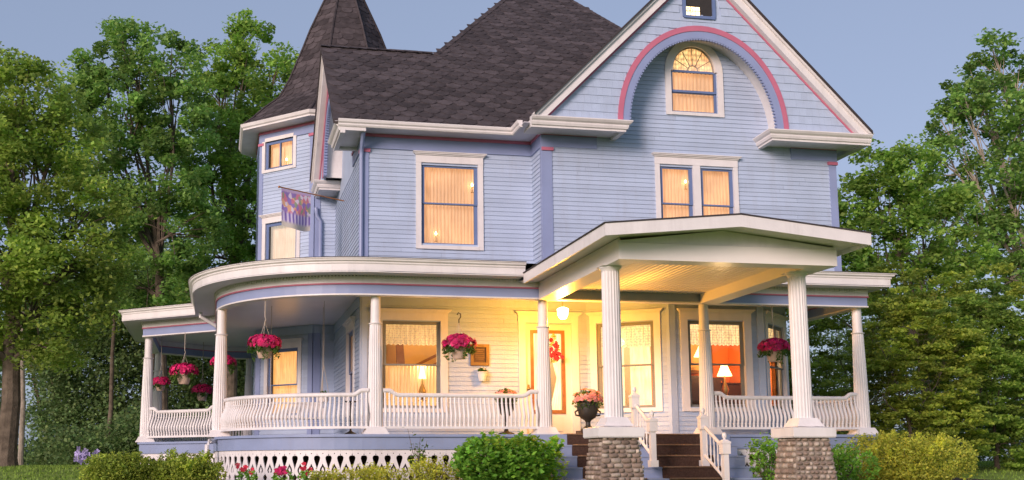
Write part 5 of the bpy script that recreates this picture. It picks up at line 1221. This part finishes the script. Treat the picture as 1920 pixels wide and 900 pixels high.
# wood behind
def woodland(name, x0, x1, y, ztop, n, lab, m='leaf_wood', seed=0, z0=.3):
    rs = np.random.RandomState(seed); x = rs.uniform(x0, x1, n); prof = ztop*(.72+.2*np.sin(x*.55+seed)+.13*np.sin(x*1.7)+.07*np.sin(x*4.1)); z = z0+(prof-z0)*rs.uniform(0, 1, n)**.85; yy = y+rs.uniform(-2.2, 2.2, n)
    cl = np.stack([x, yy, z], 1); per = 100; idx = np.repeat(np.arange(n), per); P = cl[idx]+np.random.normal(size=(n*per, 3))*np.array([.42, .42, .30]); tone = rs.uniform(.6, 1.3, n)[idx]*np.random.uniform(.75, 1.25, n*per)
    o = obj_from(leafmesh(name, P, np.random.uniform(.10, .21, len(P)), m, tone, .6, .7), name); tag(o, lab, 'woodland', kind='stuff')
woodland('woodland', -7.55, 4.5, 50, 10.5, 1400, 'dark wood of mixed trees closing the view behind the left lawn', seed=3)
woodland('woodland', -18, -10.2, 56, 11, 420, 'dark wood of mixed trees beyond the maple at the far left', seed=5)
woodland('woodland', 20, 42, 50, 10, 900, 'green wood behind the right hand trees', 'leaf_far', seed=8)
woodland('undergrowth', -5.7, 2, 46, 2.6, 260, 'leafy undergrowth under the slender trees', 'leaf_wood', seed=21)
woodland('undergrowth', -13, 2, 60, 1.9, 260, 'low hazy brush along the far side of the left lawn', 'leaf_far', seed=11)
# layered shrubs right of the porch
def shrub(name, lab, base, blobs, m, leaf, ncl, per, clump=.32, sq=.35, up=.8, group=None, shell=.45, aspect=.6, cat='shrub', tw=.05):
    return tree(name, lab, base, blobs, tw, m, leaf, ncl, per, group, clump=clump, sq=sq, up=up, fork=.25, shell=shell, aspect=aspect, cat=cat)
F_ = [(15.95, 24.7, 3.2, .62), (16.83, 24.5, 3.64, .78), (15.75, 24.5, 2.1, .78), (16.87, 24.3, 2.3, .93), (16.35, 24.2, 1.05, .85), (17.66, 24.5, 3.1, .82), (15.5, 25.0, 1.2, .6), (16.3, 24.5, 4.2, .45), (17.3, 24.2, 1.2, .8)]
shrub('spreading_shrub', 'tall golden green shrub with layered sprays close to the right porch column', (16.5, 24.6, G(16, 24.6)), F_, 'leaf_gold', .105, 500, 85, clump=.27, sq=.28, shell=.6, group='tall shrubs right of the porch')
G_ = [(18.9, 25.5, 3.9, .85), (20.13, 25.7, 3.85, .97), (19.08, 25.3, 2.5, 1.09), (20.46, 25.5, 2.13, 1.2), (19.27, 25.3, .95, .97), (18.24, 25.2, 1.3, .85), (20.79, 25.5, .9, .97), (21.4, 25.5, 3.2, 1.1), (19.5, 25.5, 4.6, .5)]
shrub('spreading_shrub', 'tall dark green layered shrub at the right edge of the garden', (19.6, 25.6, G(19, 25.6)), G_, 'leaf_box', .11, 600, 85, clump=.29, sq=.28, shell=.6, group='tall shrubs right of the porch')
H_ = [(15.6, 29, 4.0, .9), (16.0, 28.6, 2.5, 1.0), (17.3, 29, 4.95, .8), (18.98, 29, 5.35, .8), (20.66, 29, 5.3, .85), (22.39, 29, 5.36, .93), (14.9, 28.4, 2.7, .9), (13.9, 28, 3.4, .8), (14.2, 28, 1.6, .9), (18, 29.2, 4.0, 1.1), (20, 29.2, 4.2, 1.1), (22.3, 29.2, 4.0, 1.1), (13.2, 28.5, 2.4, .8), (16.4, 28.9, 1.2, .9), (23.6, 29.2, 3, 1.2)]
shrub('spreading_shrub', 'broad olive green shrub filling the gap right behind the porch end', (18, 29, G(18, 29)), H_, 'leaf_gold', .125, 700, 75, clump=.34, sq=.3, shell=.6, group='tall shrubs right of the porch')
# low bushes along the porch
def bush(name, lab, c, rx, rz, m, leaf, n, up=.4, aspect=.55, group=None, bumps=9):
    t = thing(name, (c[0], c[1], G(c[0], c[1])), lab, 'bush', group); rng = np.random.RandomState(int(c[0]*100) % 999); g = np.array(t.location)
    P = []; T = []
    for k in range(bumps):
        a = 2*math.pi*k/bumps+rng.uniform(-.3, .3); q = rng.uniform(.25, .62) if k else 0; rr = rng.uniform(.42, .62); cc = (q*rx*math.cos(a), q*rx*math.sin(a)*.8, rz*rng.uniform(.38, .60)); p = ball_pts(n//bumps, cc, 1, .55, 1); p = np.array(cc)+(p-np.array(cc))*np.array([rr*rx, rr*rx*.85, rz*rng.uniform(.46, .58)]); P.append(p); T.append(np.full(len(p), rng.uniform(.85, 1.15))*np.random.uniform(.65, 1.3, len(p)))
    for _k in range(26):     # stray shoots that break the outline
        a, e = rng.uniform(0, 6.28), rng.uniform(.15, 1.3); q = np.array([rx*math.cos(a)*math.cos(e)*.86, rx*.8*math.sin(a)*math.cos(e)*.86, rz*(.42+.55*math.sin(e))]); ns = max(6, n//260); P.append(q+np.array([math.cos(a)*.5, math.sin(a)*.5, 1])*rng.uniform(0, .16*rz+.06, ns)[:, None]+rng.normal(size=(ns, 3))*.022); T.append(rng.uniform(.9, 1.4, ns))
    P = np.concatenate(P); T = np.concatenate(T); k = P[:, 2] > -.03; P, T = P[k], T[k]; T *= 1+.22*np.sin(P[:, 0]*9+1)*np.sin(P[:, 2]*11+P[:, 1]*7)
    obj_from(leafmesh('leaves', P, np.random.uniform(.7, 1.2, len(P))*leaf, m, T, up, aspect), 'leaves', t)
    m_ = MB(); 
    for i in range(9): a = i*.7; m_.tube([(0, 0, -.05), (.15*math.cos(a), .15*math.sin(a), rz*.3), (rx*.55*math.cos(a), rx*.45*math.sin(a), rz*.75)], [.02, .012, .006], 5)
    me = m_.mesh('stems'); me.materials.append(MATS['bark']); obj_from(me, 'stems', t)
    return t
bush('boxwood_bush', 'clipped yellow green boxwood at the left corner of the bed', (-1.60, 20.0), .68, .55, 'leaf_shrub', .055, 13000, group='boxwoods left of the fretwork', bumps=13)
bush('boxwood_bush', 'clipped yellow green boxwood beside the left end of the white fretwork', (-.52, 20.05), .70, .57, 'leaf_shrub', .055, 13000, group='boxwoods left of the fretwork', bumps=13)
bush('hydrangea_bush', 'round bright green bush with broad leaves beside the stairs', (5.12, 19.15), 1.12, .84, 'leaf_bright', .105, 7000, up=.9, aspect=.7, bumps=12)
bush('small_bush', 'small dark green bush just left of the right stone pier', (10.12, 19.6), .36, .86, 'leaf_bright', .08, 1200, up=.7, aspect=.6)
bush('spirea_bush', 'wide lime yellow bush right of the right stone pier', (13.35, 20.1), 1.26, .90, 'leaf_lime', .065, 14000, bumps=19)
bush('viburnum_bush', 'dark green broad leaved bush directly behind the right stone pier', (11.45, 19.3), .72, .66, 'leaf_bright', .08, 2600, up=.7, bumps=9)
bush('low_spirea', 'low pale yellow green plant under the white fretwork', (2.75, 19.7), .62, .36, 'leaf_lime', .05, 3000, group='low yellow green plants under the fretwork')
bush('low_spirea', 'low yellow green plant left of the round broad leaved bush', (3.75, 19.6), .52, .46, 'leaf_lime', .05, 2800, group='low yellow green plants under the fretwork')
bush('low_spirea', 'low yellow green plant between the nandina and the geraniums', (1.95, 19.8), .42, .30, 'leaf_lime', .05, 1500, group='low yellow green plants under the fretwork')
bush('hosta_plant', 'small variegated pale leaved plant behind the round broad leaved bush', (4.55, 20.1), .32, .62, 'leaf_lime', .07, 700)
def nandina():
    x, y = 3.55, 20.0; t = thing('nandina_plant', (x, y, 0), 'slender dark leaved stems rising in front of the porch skirt board', 'plant'); P = []; m = MB()
    for i in range(11):
        a = random.uniform(0, 6.3); l = random.uniform(.05, .26); h = random.uniform(.55, .98) if i else 1.06; q = Vector((l*math.cos(a), l*math.sin(a)*.6, h)); m.tube([(0, 0, 0), (q.x*.3, q.y*.3, h*.5), q], [.008, .006, .003], 4)
        for k in range(12): e = random.uniform(.45, 1); P.append((q.x*e+random.gauss(0, .06), q.y*e+random.gauss(0, .05), h*e+random.gauss(0, .03)))
    me = m.mesh('stems'); me.materials.append(MATS['bark']); obj_from(me, 'stems', t); P = np.array(P); obj_from(leafmesh('leaves', P, np.random.uniform(.06, .11, len(P)), 'leaf_pot', aspect=.38), 'leaves', t)
nandina()
for i, (x, y, lab) in enumerate(((1.18, 20.1, 'red geranium clump with one bright bloom before the fretwork'), (1.62, 20.05, 'second red geranium clump, darker, right of the first'), (.55, 20.3, 'small green geranium clump at the left of the red ones'))):
    t = thing('geranium', (x, y, 0), lab, 'flower', 'geraniums before the fretwork'); P = ball_pts(260, (0, 0, .2), .2, .2, .8); obj_from(leafmesh('leaves', P, np.random.uniform(.05, .08, len(P)), 'leaf_bright'), 'leaves', t)
    C = [(random.gauss(-.05, .06), random.gauss(-.08, .04), .33+random.gauss(0, .04)) for _ in range(22 if i == 0 else 8)]; obj_from(bloommesh('blossoms', C, [(0, -1, .6)]*len(C), .045, 'petal_magenta' if i == 0 else 'petal_red'), 'blossoms', t)
def iris():
    x, y = -2.30, 21.4; g = G(x, y)+.04; t = thing('iris_plant', (x, y, g), 'lilac iris blooms on stalks beside the left boxwood', 'flower'); m = MB(); C = []
    for i in range(5):
        q = Vector((random.uniform(-.16, .16), random.uniform(-.1, .1), random.uniform(.42, .60))); m.tube([(q.x*.4, q.y*.4, 0), q], .006, 4)
        C += [(q.x+random.gauss(0, .03), q.y+random.gauss(0, .03), q.z+random.gauss(0, .035)) for _ in range(7)]
    for i in range(16): a = random.uniform(0, 6.3); h = random.uniform(.25, .45); m.add([(.05*math.cos(a), .05*math.sin(a), 0), (.07*math.cos(a+.4), .07*math.sin(a+.4), 0), (.14*math.cos(a), .14*math.sin(a), h)], [(0, 1, 2)])
    me = m.mesh('stalks', fix=False); me.materials.append(MATS['grass_ground']); obj_from(me, 'stalks', t); obj_from(bloommesh('blossoms', C, [(random.gauss(0, .5), -1, .5) for _ in C], .055, 'petal_lilac', 4), 'blossoms', t)
iris()
